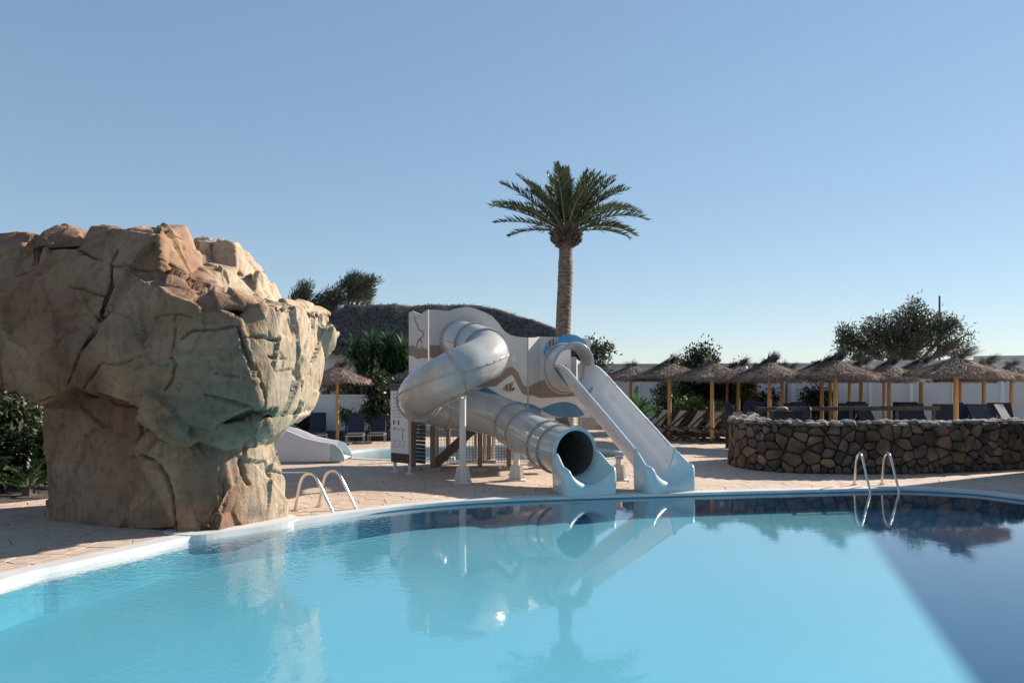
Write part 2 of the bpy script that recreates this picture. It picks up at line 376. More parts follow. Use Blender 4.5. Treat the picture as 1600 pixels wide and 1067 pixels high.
sp_c, sp_rx, sp_ry = Vector((-.75, 20.6, 0)), 3.75, 2.35
sp_in = [sp_c + Vector((math.cos(-a) * sp_rx * (1 + .05 * math.sin(3 * a)), math.sin(-a) * sp_ry * (1 + .06 * math.cos(2 * a)), 0)) for a in np.linspace(0, 2 * math.pi, 72, endpoint=False)]
sp_out = offset_loop(sp_in, .22)

# far ground
g = MB(); g.add([(-1500, -300, -1.2), (1500, -300, -1.2), (1500, 2500, -1.2), (-1500, 2500, -1.2)], [(0, 1, 2, 3)])
tag(g.build('ground', m_soil), kind='structure')

# deck slab with the two pool openings
rect = [Vector((-60, -20, 0)), Vector((60, -20, 0)), Vector((60, 90, 0)), Vector((-60, 90, 0))]
mid1 = offset_loop(inner, .10); mid2 = offset_loop(sp_in, .10)
loops = [rect, mid1, mid2]; flat = [v for l in loops for v in l]
tr = tessellate_polygon(loops); d_ = MB(); d_.add([(v.x, v.y, -.007) for v in flat], [tuple(t) for t in tr])
deck = tag(d_.build('pool_deck', m_joint), kind='structure')

# stamped paving slabs: irregular cells with recessed joints
def clip(poly, p, n):
    out = []; m = len(poly)
    for i in range(m):
        a, b = poly[i], poly[(i + 1) % m]; da = (a[0] - p[0]) * n[0] + (a[1] - p[1]) * n[1]; db = (b[0] - p[0]) * n[0] + (b[1] - p[1]) * n[1]
        if da <= 0: out.append(a)
        if da * db < 0:
            t = da / (da - db); out.append((a[0] + (b[0] - a[0]) * t, a[1] + (b[1] - a[1]) * t))
    return out
def voronoi_cells(sites, nb, gap, box):
    """sites: dict (i,j)->(x,y); returns list of polygons shrunk by gap"""
    res = {}
    for (i, j), s in sites.items():
        poly = [(s[0] - box, s[1] - box), (s[0] + box, s[1] - box), (s[0] + box, s[1] + box), (s[0] - box, s[1] + box)]
        for a in range(-nb, nb + 1):
            for b in range(-nb, nb + 1):
                q = sites.get((i + a, j + b))
                if q is None or (a == 0 and b == 0): continue
                dx, dy = q[0] - s[0], q[1] - s[1]; l = math.hypot(dx, dy)
                if l < 1e-6: continue
                poly = clip(poly, (s[0] + dx / 2 - dx / l * gap, s[1] + dy / 2 - dy / l * gap), (dx / l, dy / l))
                if len(poly) < 3: break
            if len(poly) < 3: break
        if len(poly) >= 3: res[(i, j)] = poly
    return res
rng = random.Random(5)
sites = {}; SP = .40
for i in range(-34, 40):
    for j in range(9, 64):
        x, y = i * SP * 1.15 + (j % 2) * .2 + rng.uniform(-.17, .17), j * SP + rng.uniform(-.15, .15)
        if abs(x) > y * .72 + .8: continue
        sites[(i, j)] = (x, y)
keep = {}
for k, s in sites.items():
    if in_poly(s[0], s[1], mid1) or in_poly(s[0], s[1], mid2): continue
    keep[k] = s
cells = voronoi_cells(keep, 2, .006, .42)
cell_list = []
for k, poly in cells.items():
    s = keep[k]; P = Vector((s[0], s[1], 0))
    for loop in (mid1, mid2):
        i = min(range(len(loop)), key=lambda q: (loop[q] - P).length_squared)
        if (loop[i] - P).length < .8:
            for q in (i - 1, i, (i + 1) % len(loop)):
                t = (loop[(q + 1) % len(loop)] - loop[q - 1]).normalized(); nrm = (t.y, -t.x)
                poly = clip(poly, (loop[q].x, loop[q].y), nrm)
                if len(poly) < 3: break
        if len(poly) < 3: break
    if len(poly) >= 3: cell_list.append((s[1], poly))
cell_list.sort(key=lambda c: c[0])
def slab(mb, poly, z):
    n = len(poly); cx = sum(p[0] for p in poly) / n; cy = sum(p[1] for p in poly) / n
    vs = [(p[0], p[1], -.006) for p in poly] + [(cx + (p[0] - cx) * .985, cy + (p[1] - cy) * .985, z) for p in poly]
    mb.add(vs, [tuple(range(n, 2 * n))] + [(i, (i + 1) % n, n + (i + 1) % n, n + i) for i in range(n)])
vis = [c for c in cell_list if c[0] > 6]
far = MB()
for q, (y, poly) in enumerate(vis):
    if q < 300:
        mb = MB(); slab(mb, poly, rng.uniform(-.0015, .0015)); mb.build('paving_slab', m_pave, deck)
    else: slab(far, poly, rng.uniform(-.0015, .0015))
tag(far.build('far_paving', m_pave, deck), kind='stuff')
dk = MB(); dk.add([(-60, 25.2, -.003), (60, 25.2, -.003), (60, 90, -.003), (-60, 90, -.003)], [(0, 1, 2, 3)])
tag(dk.build('terrace_ground', m_pave), kind='structure')

# pool basin, coping, water
def ring(mb, A, za, B, zb):
    n = len(A); vs = [(v.x, v.y, za(v) if callable(za) else za) for v in A] + [(v.x, v.y, zb(v) if callable(zb) else zb) for v in B]
    mb.add(vs, [(i, (i + 1) % n, n + (i + 1) % n, n + i) for i in range(n)])
def floor_z(v): return -.50 + .16 * max(0, min(1, (v.y - 5) / 8))
def lip_z(v): return -.13 + .098 * max(0, min(1, (v.y - 10.0) / 1.2)) if v.y > 9 and v.x < 8.6 else -.13
cp = MB(); ring(cp, outer, .002, outer, .016); ring(cp, outer, .016, inner, .012); ring(cp, inner, .012, inner, lip_z)
tag(cp.build('pool_coping', m_coping, smooth=True, auto=40), kind='structure')
bs = MB(); wall_in = offset_loop(inner, .004); ring(bs, wall_in, lambda v: max(-.125, lip_z(v) + .004), wall_in, floor_z); ps = bs.build('pool_side', m_basin); ps.data.materials.append(m_lining_shade); bs = MB(); tag(ps, kind='structure')
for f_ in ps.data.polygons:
    if f_.center.y > 10.9 or f_.center.x > 5: f_.material_index = 1  # far and right sides take the lining with painted-in shade
bs.add([(v.x, v.y, floor_z(v)) for v in wall_in], [tuple(t) for t in tessellate_polygon([wall_in])])
tag(bs.build('pool_basin', m_basin), kind='structure')
wt = MB(); wt.add([(v.x, v.y, ZW) for v in inner], [tuple(t) for t in tessellate_polygon([inner])])
tag(wt.build('pool_water', m_water), kind='structure')
cp = MB(); ring(cp, sp_out, .002, sp_out, .02); ring(cp, sp_out, .02, sp_in, .016); ring(cp, sp_in, .016, sp_in, -.3)
tag(cp.build('splash_pool_coping', m_coping, smooth=True, auto=40), kind='structure')
bs = MB(); sw = offset_loop(sp_in, .004); bs.add([(v.x, v.y, -.28) for v in sw], [tuple(t) for t in tessellate_polygon([sw])])
tag(bs.build('splash_pool_basin', m_splash), kind='structure')
wt = MB(); wt.add([(v.x, v.y, -.03) for v in sp_in], [tuple(t) for t in tessellate_polygon([sp_in])])
tag(wt.build('splash_pool_water', m_water2), kind='structure')

# white ledge under the rock, at the water
lg = MB(); lp = [(-4.25, 9.62), (-4.22, 9.36), (-3.80, 9.17), (-3.42, 9.50), (-2.93, 10.05), (-2.90, 10.40), (-3.2, 10.7), (-4.0, 10.6)]
lg.prism([(p.x, p.y, .022) for p in catmull([Vector((x, y, 0)) for x, y in lp], 6, True)], (0, 0, -.09))
tag(lg.build('white_ledge', m_coping), kind='structure')

# gravel bed behind the rock
gb = MB(); gbp = [G(-260, 782, .01), G(-60, 790, .01), G(30, 783, .01), G(90, 776, .01), G(160, 770, .01), G(160, 735, .01), G(-400, 735, .01)]
gb.add(gbp, [tuple(t) for t in tessellate_polygon([gbp])]); tag(gb.build('gravel_bed', m_gravel), kind='structure')

# ================================================================== ARTIFICIAL ROCK
def hull_pts(bm, pts):
    vs = [bm.verts.new(p) for p in pts]
    r = bmesh.ops.convex_hull(bm, input=vs)
    bad = list({e for e in r['geom_interior'] + r['geom_unused'] if isinstance(e, bmesh.types.BMVert)})
    if bad: bmesh.ops.delete(bm, geom=bad, context='VERTS')
def chunk(bm, front, back, sx=.0, grow=0.0):
    """front: (px, py, distance) corners; back: distance of the rear face, moved sx to the right"""
    pts = [W(*f) for f in front]; cx = sum(p.x for p in pts) / len(pts); cz = sum(p.z for p in pts) / len(pts)
    b = [Vector((cx + (p.x - cx) * (1 - grow) + sx, back, cz + (p.z - cz) * (1 - grow))) for p in pts]
    hull_pts(bm, pts + b)
chunks = [
    # stem
    ([(78, 814, 10.33), (178, 823, 9.85), (276, 832, 9.45), (292, 660, 9.62), (215, 610, 9.72), (62, 600, 10.3), (75, 700, 10.32)], 12.2, .2),
    ([(272, 834, 9.38), (330, 833, 9.43), (362, 760, 9.62), (345, 680, 9.62), (215, 622, 9.62), (222, 705, 9.52), (262, 760, 9.42)], 11.6, -.3),
    ([(330, 833, 9.43), (446, 809, 10.5), (447, 735, 10.52), (430, 690, 10.62), (425, 655, 10.5), (340, 660, 9.62), (352, 745, 9.64)], 11.8, -.7),
    # overhanging mass, left to right
    ([(-240, 400, 10.6), (0, 378, 10.4), (52, 385, 10.2), (58, 480, 9.75), (10, 560, 9.85), (0, 606, 10.0), (-240, 610, 10.4)], 13.0, .3),
    ([(70, 388, 9.98), (130, 386, 9.92), (172, 420, 9.72), (160, 478, 9.45), (128, 545, 9.22), (104, 606, 9.28), (60, 640, 9.7), (4, 610, 9.75), (8, 545, 9.6), (52, 480, 9.58)], 13.0, .2),
    ([(198, 420, 9.72), (236, 452, 9.40), (268, 462, 9.25), (266, 560, 9.02), (216, 636, 9.25), (135, 612, 9.30), (110, 602, 9.32), (134, 545, 9.26), (170, 470, 9.46)], 12.8, .2),
    ([(268, 462, 9.25), (338, 482, 9.20), (378, 498, 9.24), (392, 565, 9.08), (404, 630, 9.12), (330, 664, 9.22), (258, 672, 9.32), (214, 636, 9.25), (266, 556, 9.02)], 12.0, -.35),
    ([(376, 492, 9.30), (404, 478, 9.42), (442, 486, 9.60), (436, 560, 9.50), (424, 640, 9.45), (406, 632, 9.16), (392, 565, 9.12)], 12.0, -.1),
    ([(442, 478, 9.70), (516, 487, 10.85), (518, 520, 10.9), (506, 590, 10.9), (492, 634, 10.85), (466, 662, 10.7), (424, 668, 9.85), (426, 640, 9.50), (436, 560, 9.55)], 12.2, -.7),
    ([(500, 506, 10.55), (518, 506, 10.7), (529, 520, 10.95), (530, 547, 11.0), (514, 562, 10.9), (500, 540, 10.65)], 11.6, -.45),
    # pale lip under the overhang
    ([(262, 676, 9.40), (330, 694, 9.30), (352, 703, 9.45), (424, 678, 9.80), (488, 645, 10.75), (420, 655, 9.55), (330, 664, 9.24)], 11.6, -.5),
    ([(330, 640, 9.35), (420, 630, 9.55), (470, 640, 10.4), (440, 690, 10.5), (345, 700, 9.6), (300, 680, 9.5)], 11.4, -.4),
    ([(30, 480, 10.1), (300, 474, 9.75), (425, 500, 9.95), (420, 640, 9.8), (240, 640, 9.7), (60, 610, 10.1)], 12.0, 0),
    # crown of boulders
    ([(0, 372, 10.7), (38, 362, 10.6), (54, 372, 10.4), (60, 420, 10.0), (40, 470, 9.85), (-150, 470, 10.3), (-150, 380, 10.8)], 12.6, .2),
    ([(50, 382, 10.35), (66, 362, 10.55), (88, 352, 10.7), (136, 366, 10.55), (132, 384, 10.2), (76, 388, 10.15)], 12.4, .2),
    ([(136, 372, 10.15), (144, 357, 10.3), (172, 359, 10.2), (206, 364, 10.0), (246, 374, 9.88), (248, 424, 9.74), (198, 420, 9.70), (172, 446, 9.66), (122, 388, 9.95)], 12.2, .3),
    ([(200, 361, 10.1), (244, 366, 9.98), (288, 355, 11.1), (298, 372, 11.3), (322, 408, 11.1), (300, 456, 10.15), (248, 432, 9.75)], 12.4, -.6),
    ([(300, 412, 10.9), (340, 412, 11.2), (370, 418, 11.25), (370, 474, 10.75), (300, 458, 10.1), (262, 448, 9.75)], 12.3, -.6),
    ([(302, 371, 11.5), (320, 367, 11.7), (345, 380, 11.35), (366, 384, 11.3), (372, 424, 11.2), (340, 410, 11.25), (312, 396, 11.4)], 12.8, -.6),
    ([(366, 381, 11.35), (395, 396, 12.3), (418, 424, 12.8), (396, 428, 11.6), (384, 432, 11.35), (372, 424, 11.25)], 13.2, -.45),
    ([(390, 426, 11.3), (405, 428, 11.45), (430, 440, 12.6), (448, 473, 12.7), (412, 474, 11.35), (405, 466, 11.2)], 13.3, -.45),
    ([(408, 472, 10.75), (446, 471, 10.95), (470, 473, 11.5), (500, 481, 11.9), (516, 490, 11.95), (440, 492, 10.3), (410, 486, 10.0)], 12.8, -.6),
    ([(215, 410, 10.35), (300, 395, 11.65), (375, 410, 11.8), (418, 450, 12.3), (440, 492, 11.0), (380, 494, 10.1), (260, 475, 9.95)], 12.8, -.5),
    # foot-hold ledge in front of the crown, catches the sun
    ([(196, 424, 9.72), (250, 434, 9.70), (330, 458, 9.95), (408, 474, 10.3), (440, 482, 9.95), (404, 480, 9.45), (336, 482, 9.26), (268, 464, 9.30)], 11.8, .2),
]
bm = bmesh.new()
for fr_, bk, sx_ in chunks: chunk(bm, fr_, bk, sx_, .06)
hull_pts(bm, [Vector((-7.6, 10.6, 1.9)), Vector((-5, 10.2, 1.5)), Vector((-3.4, 10.6, 1.6)), Vector((-3.6, 12.2, 1.6)), Vector((-7.6, 12.8, 1.9)), Vector((-7.4, 11, 3.3)), Vector((-3.6, 11.3, 3.0)), Vector((-4, 12.8, 3.1)), Vector((-7, 12.8, 3.2))])
tmp_me = bpy.data.meshes.new('rock_tmp'); bm.to_mesh(tmp_me); bm.free()
tmp = mkobj('rock_tmp', tmp_me)
md = tmp.modifiers.new('r', 'REMESH'); md.mode = 'VOXEL'; md.voxel_size = .0185; md.adaptivity = 0
dg = bpy.context.evaluated_depsgraph_get()
rock_me = bpy.data.meshes.new_from_object(tmp.evaluated_get(dg)); bpy.data.objects.remove(tmp); rock_me.name = 'rock'
nv = len(rock_me.vertices)
co = np.empty(nv * 3, np.float32); rock_me.vertices.foreach_get('co', co); co = co.reshape(-1, 3).astype(np.float64)
no = np.empty(nv * 3, np.float32); rock_me.vertex_normals.foreach_get('vector', no); no = no.reshape(-1, 3).astype(np.float64)
ed = np.empty(len(rock_me.edges) * 2, np.int32); rock_me.edges.foreach_get('vertices', ed); ed = ed.reshape(-1, 2)
deg = np.bincount(ed.ravel(), minlength=nv).astype(np.float64)[:, None]
for _ in range(2):                                     # take the voxel steps out of the planes
    acc = np.zeros_like(co); np.add.at(acc, ed[:, 0], co[ed[:, 1]]); np.add.at(acc, ed[:, 1], co[ed[:, 0]]); co = co * .4 + acc / deg * .6
# worley facets: every block gets its own tilt, and a groove at its borders
def worley_disp(co, n, scale, amp, groove, gw, seed, stretch):
    r = np.random.default_rng(seed)
    lo, hi = co.min(0) - .3, co.max(0) + .3
    s = lo + r.random((n, 3)) * (hi - lo)
    tilt = r.normal(size=(n, 3)) * scale; off = r.normal(size=n) * amp
    st = np.array(stretch); cs, ss = co * st, s * st
    # domain warp
    wv = np.stack([np.sin(co[:, 1] * 3.1 + co[:, 2] * 2.3 + seed), np.sin(co[:, 0] * 2.7 + co[:, 2] * 3.3), np.sin(co[:, 0] * 3.7 + co[:, 1] * 2.1)], 1) * .06
    cs = cs + wv; out = np.zeros(len(co))
    for a in range(0, len(co), 20000):
        c = cs[a:a + 20000]; d2 = ((c[:, None, :] - ss[None]) ** 2).sum(2)
        idx = np.argpartition(d2, 1, axis=1)[:, :2]
        dd = np.take_along_axis(d2, idx, 1); o = np.argsort(dd, 1); idx = np.take_along_axis(idx, o, 1); dd = np.sqrt(np.take_along_axis(dd, o, 1))
        i0 = idx[:, 0]; e = dd[:, 1] - dd[:, 0]
        out[a:a + 20000] = off[i0] + ((co[a:a + 20000] - s[i0]) * tilt[i0]).sum(1) - groove * np.exp(-(e / gw) ** 2)
    return out
disp = worley_disp(co, 110, .045, .008, .003, .02, 3, (1, 1, .7))
disp += worley_disp(co, 1100, .06, .003, .003, .012, 8, (1, 1, .45))
fn = np.array([mnoise.fractal(Vector(c) * 2.6, 1.0, 2.0, 5) for c in co]); disp += fn * .006
# the long cracks of the front face, traced as lines on it
cracks = [([(186, 394), (177, 415), (175, 445), (168, 470), (150, 520), (125, 550), (112, 585), (104, 603)], 2.2, .09),
          ([(175, 418), (205, 418), (245, 424)], 1.6, .06), ([(122, 388), (160, 410)], 1.8, .06), ([(108, 447), (140, 455), (166, 464)], 1.6, .05),
          ([(52, 375), (60, 400), (50, 410), (62, 378)], 1.8, .06), ([(60, 418), (55, 455), (50, 484)], 1.6, .05), ([(25, 430), (55, 418)], 1.4, .04),
          ([(160, 565), (143, 585), (130, 608)], 1.7, .06), ([(160, 566), (180, 570), (200, 566), (226, 553)], 1.3, .04),
          ([(58, 629), (100, 617), (127, 614), (160, 626), (215, 637)], 1.7, .07), ([(215, 638), (217, 705)], 1.7, .06), ([(217, 638), (242, 670)], 1.5, .05),
          ([(217, 706), (245, 718), (262, 745), (270, 775), (274, 830)], 1.8, .07), ([(200, 715), (217, 706)], 1.4, .04),
          ([(274, 490), (272, 525), (264, 555), (272, 570), (265, 598), (255, 612)], 1.6, .05), ([(240, 494), (275, 489), (300, 495)], 1.3, .04),
          ([(283, 528), (300, 515), (340, 512), (375, 508)], 1.7, .05), ([(372, 510), (380, 540), (395, 580), (405, 610), (408, 632)], 2.0, .07),
          ([(378, 528), (410, 526), (440, 533)], 1.8, .05), ([(415, 556), (450, 562)], 1.5, .05), ([(335, 583), (385, 590)], 1.2, .03), ([(320, 617), (385, 634), (440, 638)], 1.8, .05),
          ([(490, 506), (478, 545), (466, 588)], 2.2, .06), ([(455, 500), (460, 520)], 1.6, .06), 
          ([(265, 362), (278, 395), (272, 408)], 1.8, .06), ([(248, 412), (300, 440), (350, 452)], 1.8, .05), ([(345, 420), (358, 445)], 1.5, .05), ([(328, 372), (330, 405)], 1.6, .06),
          ([(382, 692), (376, 722), (380, 742), (388, 756)], 2.4, .08), ([(350, 748), (352, 790)], 1.2, .03), ([(420, 735), (446, 742)], 1.2, .03), ([(258, 690), (300, 694)], 1.4, .04)]
pxs = CX + co[:, 0] / co[:, 1] * F; pys = HY - (co[:, 2] - HC) / co[:, 1] * F
vw = np.array([0, 0, HC]) - co; vw /= np.linalg.norm(vw, axis=1)[:, None]; front_face = np.clip(((no * vw).sum(1) - .34) / .3, 0, 1)
for line, wd, dep in cracks:
    best = np.full(nv, 1e9); L_ = len(line) - 1
    for k in range(L_):
        (ax, ay), (bx, by) = line[k], line[k + 1]
        vx, vy = bx - ax, by - ay; q = np.clip(((pxs - ax) * vx + (pys - ay) * vy) / (vx * vx + vy * vy), 0, 1)
        dist = np.hypot(pxs - ax - q * vx, pys - ay - q * vy) + .5 * np.sin(pys * .31 + pxs * .17)
        tt = (k + q) / L_; taper = .45 + .55 * np.sin(np.pi * np.clip(tt, .08, .92))
        best = np.minimum(best, np.abs(dist) / taper)
    disp -= front_face * dep * 1.6 * np.exp(-(best / (wd * 1.15)) ** 2)
co2 = co + no * disp[:, None]; co2[:, 2] = np.maximum(co2[:, 2], -.02)
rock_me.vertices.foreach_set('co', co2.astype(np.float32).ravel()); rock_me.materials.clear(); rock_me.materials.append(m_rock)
rock_me.polygons.foreach_set('use_smooth', [True] * len(rock_me.polygons))
rock_me.update()
rock = mkobj('artificial_rock', rock_me); tag(rock, 'huge mushroom-shaped tan artificial rock overhanging the pool edge on the left', 'rock')

# ================================================================== DRY-STONE WALL
wpath = resample(catmull([(5.9, 19.4, 0), (5.25, 18.3, 0), (5.0, 17.35, 0), (5.12, 16.6, 0), (5.7, 15.95, 0), (6.5, 15.74, 0), (7.4, 15.70, 0), (8.57, 15.80, 0), (9.5, 16.08, 0), (11.2, 16.72, 0), (12.9, 17.45, 0)], 20), .04)
WL = .04 * (len(wpath) - 1)
def wall_at(s):
    f = max(0, min(len(wpath) - 1.001, s / .04)); i = int(f); p = wpath[i].lerp(wpath[i + 1], f - i)
    t = (wpath[min(i + 3, len(wpath) - 1)] - wpath[max(i - 2, 0)]).normalized()
    return p, Vector((t.y, -t.x, 0))                  # outward: towards the pool
WH = 1.06
wall = empty('dry_stone_wall', (7.5, 15.9, 0)); tag(wall, 'curved dry-stone wall of dark volcanic stones with pale top', 'wall')
core = MB(); n = len(wpath); vs = []
for i in range(0, n, 3):
    p, o = wall_at(i * .04)
    vs += [p - o * .05, p - o * .05 + Vector((0, 0, WH - .03)), p - o * .5 + Vector((0, 0, WH - .03)), p - o * .5]
k = len(vs) // 4
core.add(vs, [(4 * i + a, 4 * i + (a + 1) % 4, 4 * i + 4 + (a + 1) % 4, 4 * i + 4 + a) for i in range(k - 1) for a in range(4)] + [(0, 1, 2, 3), (4 * k - 4, 4 * k - 3, 4 * k - 2, 4 * k - 1)])
core.build('wall_core', m_mortar, wall)
rng = random.Random(21)
sites = {}; ROW = .185
for j in range(-1, 8):
    stp = .16 if j < 1 else (.235 if j < 5 else .2)
    for i in range(-1, int(WL / stp) + 2):
        sites[(i, j)] = (i * stp + (j % 2) * stp * .5 + rng.uniform(-.34, .34) * stp, j * ROW * .92 + .05 + rng.uniform(-.065, .065))
# merge some sites so that big blocks sit among small ones
for k_ in list(sites):
    if k_[1] in (1, 2, 3, 4, 5) and rng.random() < .42: sites.pop(k_, None)
def stone_mesh(mb, poly, s0, rng, thick):
    n = len(poly); cx = sum(p[0] for p in poly) / n; cz = sum(p[1] for p in poly) / n
    # round the corners: two points per edge
    q = []
    for i in range(n):
        a, b = poly[i], poly[(i + 1) % n]
        for t in (.2, .8): q.append((a[0] + (b[0] - a[0]) * t, a[1] + (b[1] - a[1]) * t))
    bulge = thick * rng.uniform(.6, 1.35); tx, tz = rng.uniform(-.10, .10), rng.uniform(-.10, .10)
    rings = [(1.0, -.05), (1.0, bulge * .45), (.94, bulge * .88), (.74, bulge * 1.05)]
    vs = []; m = len(q)
    for sc_, dp in rings:
        for (x, z) in q:
            xx, zz = cx + (x - cx) * sc_ * rng.uniform(.97, 1.02), cz + (z - cz) * sc_ * rng.uniform(.97, 1.02)
            p, o = wall_at(s0 + xx); vs.append(p + o * (dp + (xx - cx) * tx + (zz - cz) * tz + rng.uniform(-.006, .006)) + Vector((0, 0, zz)))
    p, o = wall_at(s0 + cx); vs.append(p + o * bulge * 1.1 + Vector((0, 0, cz)))
    fs = [(r * m + i, r * m + (i + 1) % m, (r + 1) * m + (i + 1) % m, (r + 1) * m + i) for r in range(3) for i in range(m)]
    fs += [(3 * m + i, 3 * m + (i + 1) % m, 4 * m) for i in range(m)]
    mb.add(vs, fs)
def voronoi_near(sites, gap, box):
    items = list(sites.items()); res = {}
    for k0, s in items:
        poly = [(s[0] - box, s[1] - box), (s[0] + box, s[1] - box), (s[0] + box, s[1] + box), (s[0] - box, s[1] + box)]
        nbr = sorted((math.hypot(q[0] - s[0], q[1] - s[1]), q) for k1, q in items if k1 != k0 and abs(q[0] - s[0]) < .8)
        for l, q in nbr[:26]:
            dx, dy = q[0] - s[0], q[1] - s[1]
            if l < .03: poly = []; break
            poly = clip(poly, (s[0] + dx / 2 - dx / l * gap, s[1] + dy / 2 - dy / l * gap), (dx / l, dy / l))
            if len(poly) < 3: break
        if len(poly) >= 3: res[k0] = poly
    return res
cells = voronoi_near(sites, .011, .3)
st_list = []
for k_, poly in cells.items():
    poly = clip(poly, (0, WH - .05), (0, 1)); poly = clip(poly, (0, .0), (0, -1)) if len(poly) >= 3 else poly
    if len(poly) < 3: continue
    ar = abs(sum(poly[i][0] * poly[(i + 1) % len(poly)][1] - poly[(i + 1) % len(poly)][0] * poly[i][1] for i in range(len(poly)))) / 2
    if ar < .004: continue
    c = sum(p[0] for p in poly) / len(poly)
    if c < .2 or c > WL - .3: continue
    st_list.append((ar, poly, k_[1]))
st_list.sort(key=lambda a: -a[0])
rest = MB()
for q, (ar, poly, row) in enumerate(st_list):
    if q < 230:
        mb = MB(); stone_mesh(mb, poly, 0, rng, .055); mb.build('stone', m_stone if (ar > .03 and rng.random() < .75) else m_stone2, wall, smooth=True, auto=38)
    else: stone_mesh(rest, poly, 0, rng, .045)
if rest.v: tag(rest.build('small_stones', m_stone2, wall, smooth=True, auto=38), kind='stuff')
s = .25
while s < WL - .3:                                     # rough cap stones
    for lane in (0, 1, 2):
        L_ = rng.uniform(.12, .30); p, o = wall_at(s + rng.uniform(-.06, .06)); t = Vector((-o.y, o.x, 0))
        c = p - o * (.02 + lane * .18 + rng.uniform(-.04, .04)) + Vector((0, 0, WH - .02 + rng.uniform(-.03, .02)))
        bmx = bmesh.new(); bmesh.ops.create_icosphere(bmx, subdivisions=1, radius=1)
        hx, hy, hz = L_ * .62, rng.uniform(.09, .14), rng.uniform(.045, .085)
        for v in bmx.verts:
            q = v.co * rng.uniform(.8, 1.15)
            v.co = c + t * q.x * hx + o * q.y * hy + Vector((0, 0, q.z * hz)) - Vector(wall.location)
        me = bpy.data.meshes.new('cap_stone'); bmx.to_mesh(me); bmx.free(); me.materials.append(m_capstone)
        mkobj('cap_stone', me, wall)
    s += .26

# ================================================================== PLAY TOWER
tower = empty('play_tower', (-.2, 17.2, 0))
tag(tower, 'sand-grey wavy-topped water-play tower with sea pictures behind both slides', 'play tower')
def on_plane(a, b, pts):
    """px polygon (px,py) dropped on the vertical plane through ground points a,b"""
    a, b = Vector((a[0], a[1], 0)), Vector((b[0], b[1], 0)); t = (b - a).normalized(); nn = Vector((t.y, -t.x, 0)); out = []
    for px, py in pts:
        r = Vector(((px - CX) / F, 1, (HY - py) / F)); k = nn.dot(a) / nn.dot(r); out.append(r * k + Vector((0, 0, HC)))
    return out, nn
A0, A1 = (-1.74, 16.2), (.324, 16.2); B1 = (.59, 16.5); C1 = (1.70, 16.5); P0 = (-2.23, 16.7)
def panel(name, a, b, pts, mat, th=.03, lift=0.0, parent=tower):
    p, nn = on_plane(a, b, pts); mb = MB(); mb.prism([q + nn * (lift + th) for q in p], -nn * th); return mb.build(name, mat, parent)
BOT = 652
pA = panel('wave_panel', A0, A1, [(671, BOT), (671, 484), (685, 484.5), (701, 486), (710, 483), (718, 481), (728, 480), (738, 481), (747, 484), (755, 487), (769, 494), (779, 505), (787, 516), (793, 521), (799, 524), (810, 526.5), (824, 527.5), (824, BOT)], m_panel)
pB = panel('wave_panel', A1, B1, [(824, BOT), (824, 527.5), (834, 527.5), (843, 526), (843, BOT)], m_panel)
pP = panel('wave_panel', P0, A0, [(640.5, 648), (640.5, 488), (646, 486), (652, 488.5), (659, 491), (665, 487), (670, 484), (670.5, 484), (670.5, BOT)], m_panel)
# panel C has the round slide entrance cut out of it
pc, nC = on_plane(B1, C1, [(843, BOT), (843, 526), (922, 529), (922, BOT)])
hole, _ = on_plane(B1, C1, [(890 + 26 * math.cos(a), 578 + 32 * math.sin(a)) for a in np.linspace(0, 2 * math.pi, 25)[:-1]])
hole.reverse(); flat = pc + hole; tr = tessellate_polygon([pc, hole]); mb = MB()
nfl = len(flat); vs = [v + nC * .03 for v in flat] + flat
fs = [tuple(t) for t in tr] + [tuple(i + nfl for i in reversed(t)) for t in tr] + [(4 + i, 4 + (i + 1) % 24, nfl + 4 + (i + 1) % 24, nfl + 4 + i) for i in range(24)] + [(i, (i + 1) % 4, nfl + (i + 1) % 4, nfl + i) for i in range(4)]
mb.add(vs, fs); mb.build('entrance_panel', m_panel, tower)
LA = .031
panel('dune_band', A0, A1, [(672, 539), (690, 540), (715, 560), (745, 585), (770, 592), (782, 587), (790, 576), (800, 572.5), (809, 581), (814, 593), (818, 602), (823.5, 604), (823.5, 618), (817, 615), (809, 602), (802, 588), (799, 585), (790, 591), (775, 603), (745, 605), (715, 585), (690, 565), (672, 557)], m_pbrown, .008, LA)
panel('foam_band', A0, A1, [(672, 557.5), (690, 565.5), (715, 585.5), (745, 605.5), (775, 603.5), (790, 591.5), (799, 585.5), (802, 588.5), (809, 602.5), (817, 615.5), (823.5, 618.5), (823.5, 630), (800, 626), (780, 616), (760, 604.6), (745, 608), (720, 640), (672, 640)], m_pwhite, .006, LA)
panel('sea_wave', A0, A1, [(740, 620), (752, 607), (760, 605), (780, 616.5), (800, 626.5), (823.5, 630.5), (823.5, 651), (740, 651)], m_pblue, .009, LA)
panel('dune_band', A1, B1, [(824.5, 604.5), (830, 601), (836, 598), (842.5, 596), (842.5, 621), (837, 620.5), (831, 617), (824.5, 618)], m_pbrown, .008, LA)
panel('foam_band', A1, B1, [(824.5, 618.5), (831, 617.5), (837, 621), (842.5, 621.5), (842.5, 638), (832, 632), (824.5, 630)], m_pwhite, .006, LA)
panel('sea_wave', A1, B1, [(824.5, 630.5), (832, 632.5), (842.5, 638.5), (842.5, 651), (824.5, 651)], m_pblue, .009, LA)
panel('dune_band', B1, C1, [(843.5, 596), (850, 593), (857, 592), (863, 596), (869, 606), (879, 611), (890, 612), (902, 611), (902, 618), (888, 619), (870, 620.5), (856, 621), (843.5, 621.5)], m_pbrown, .008, LA)
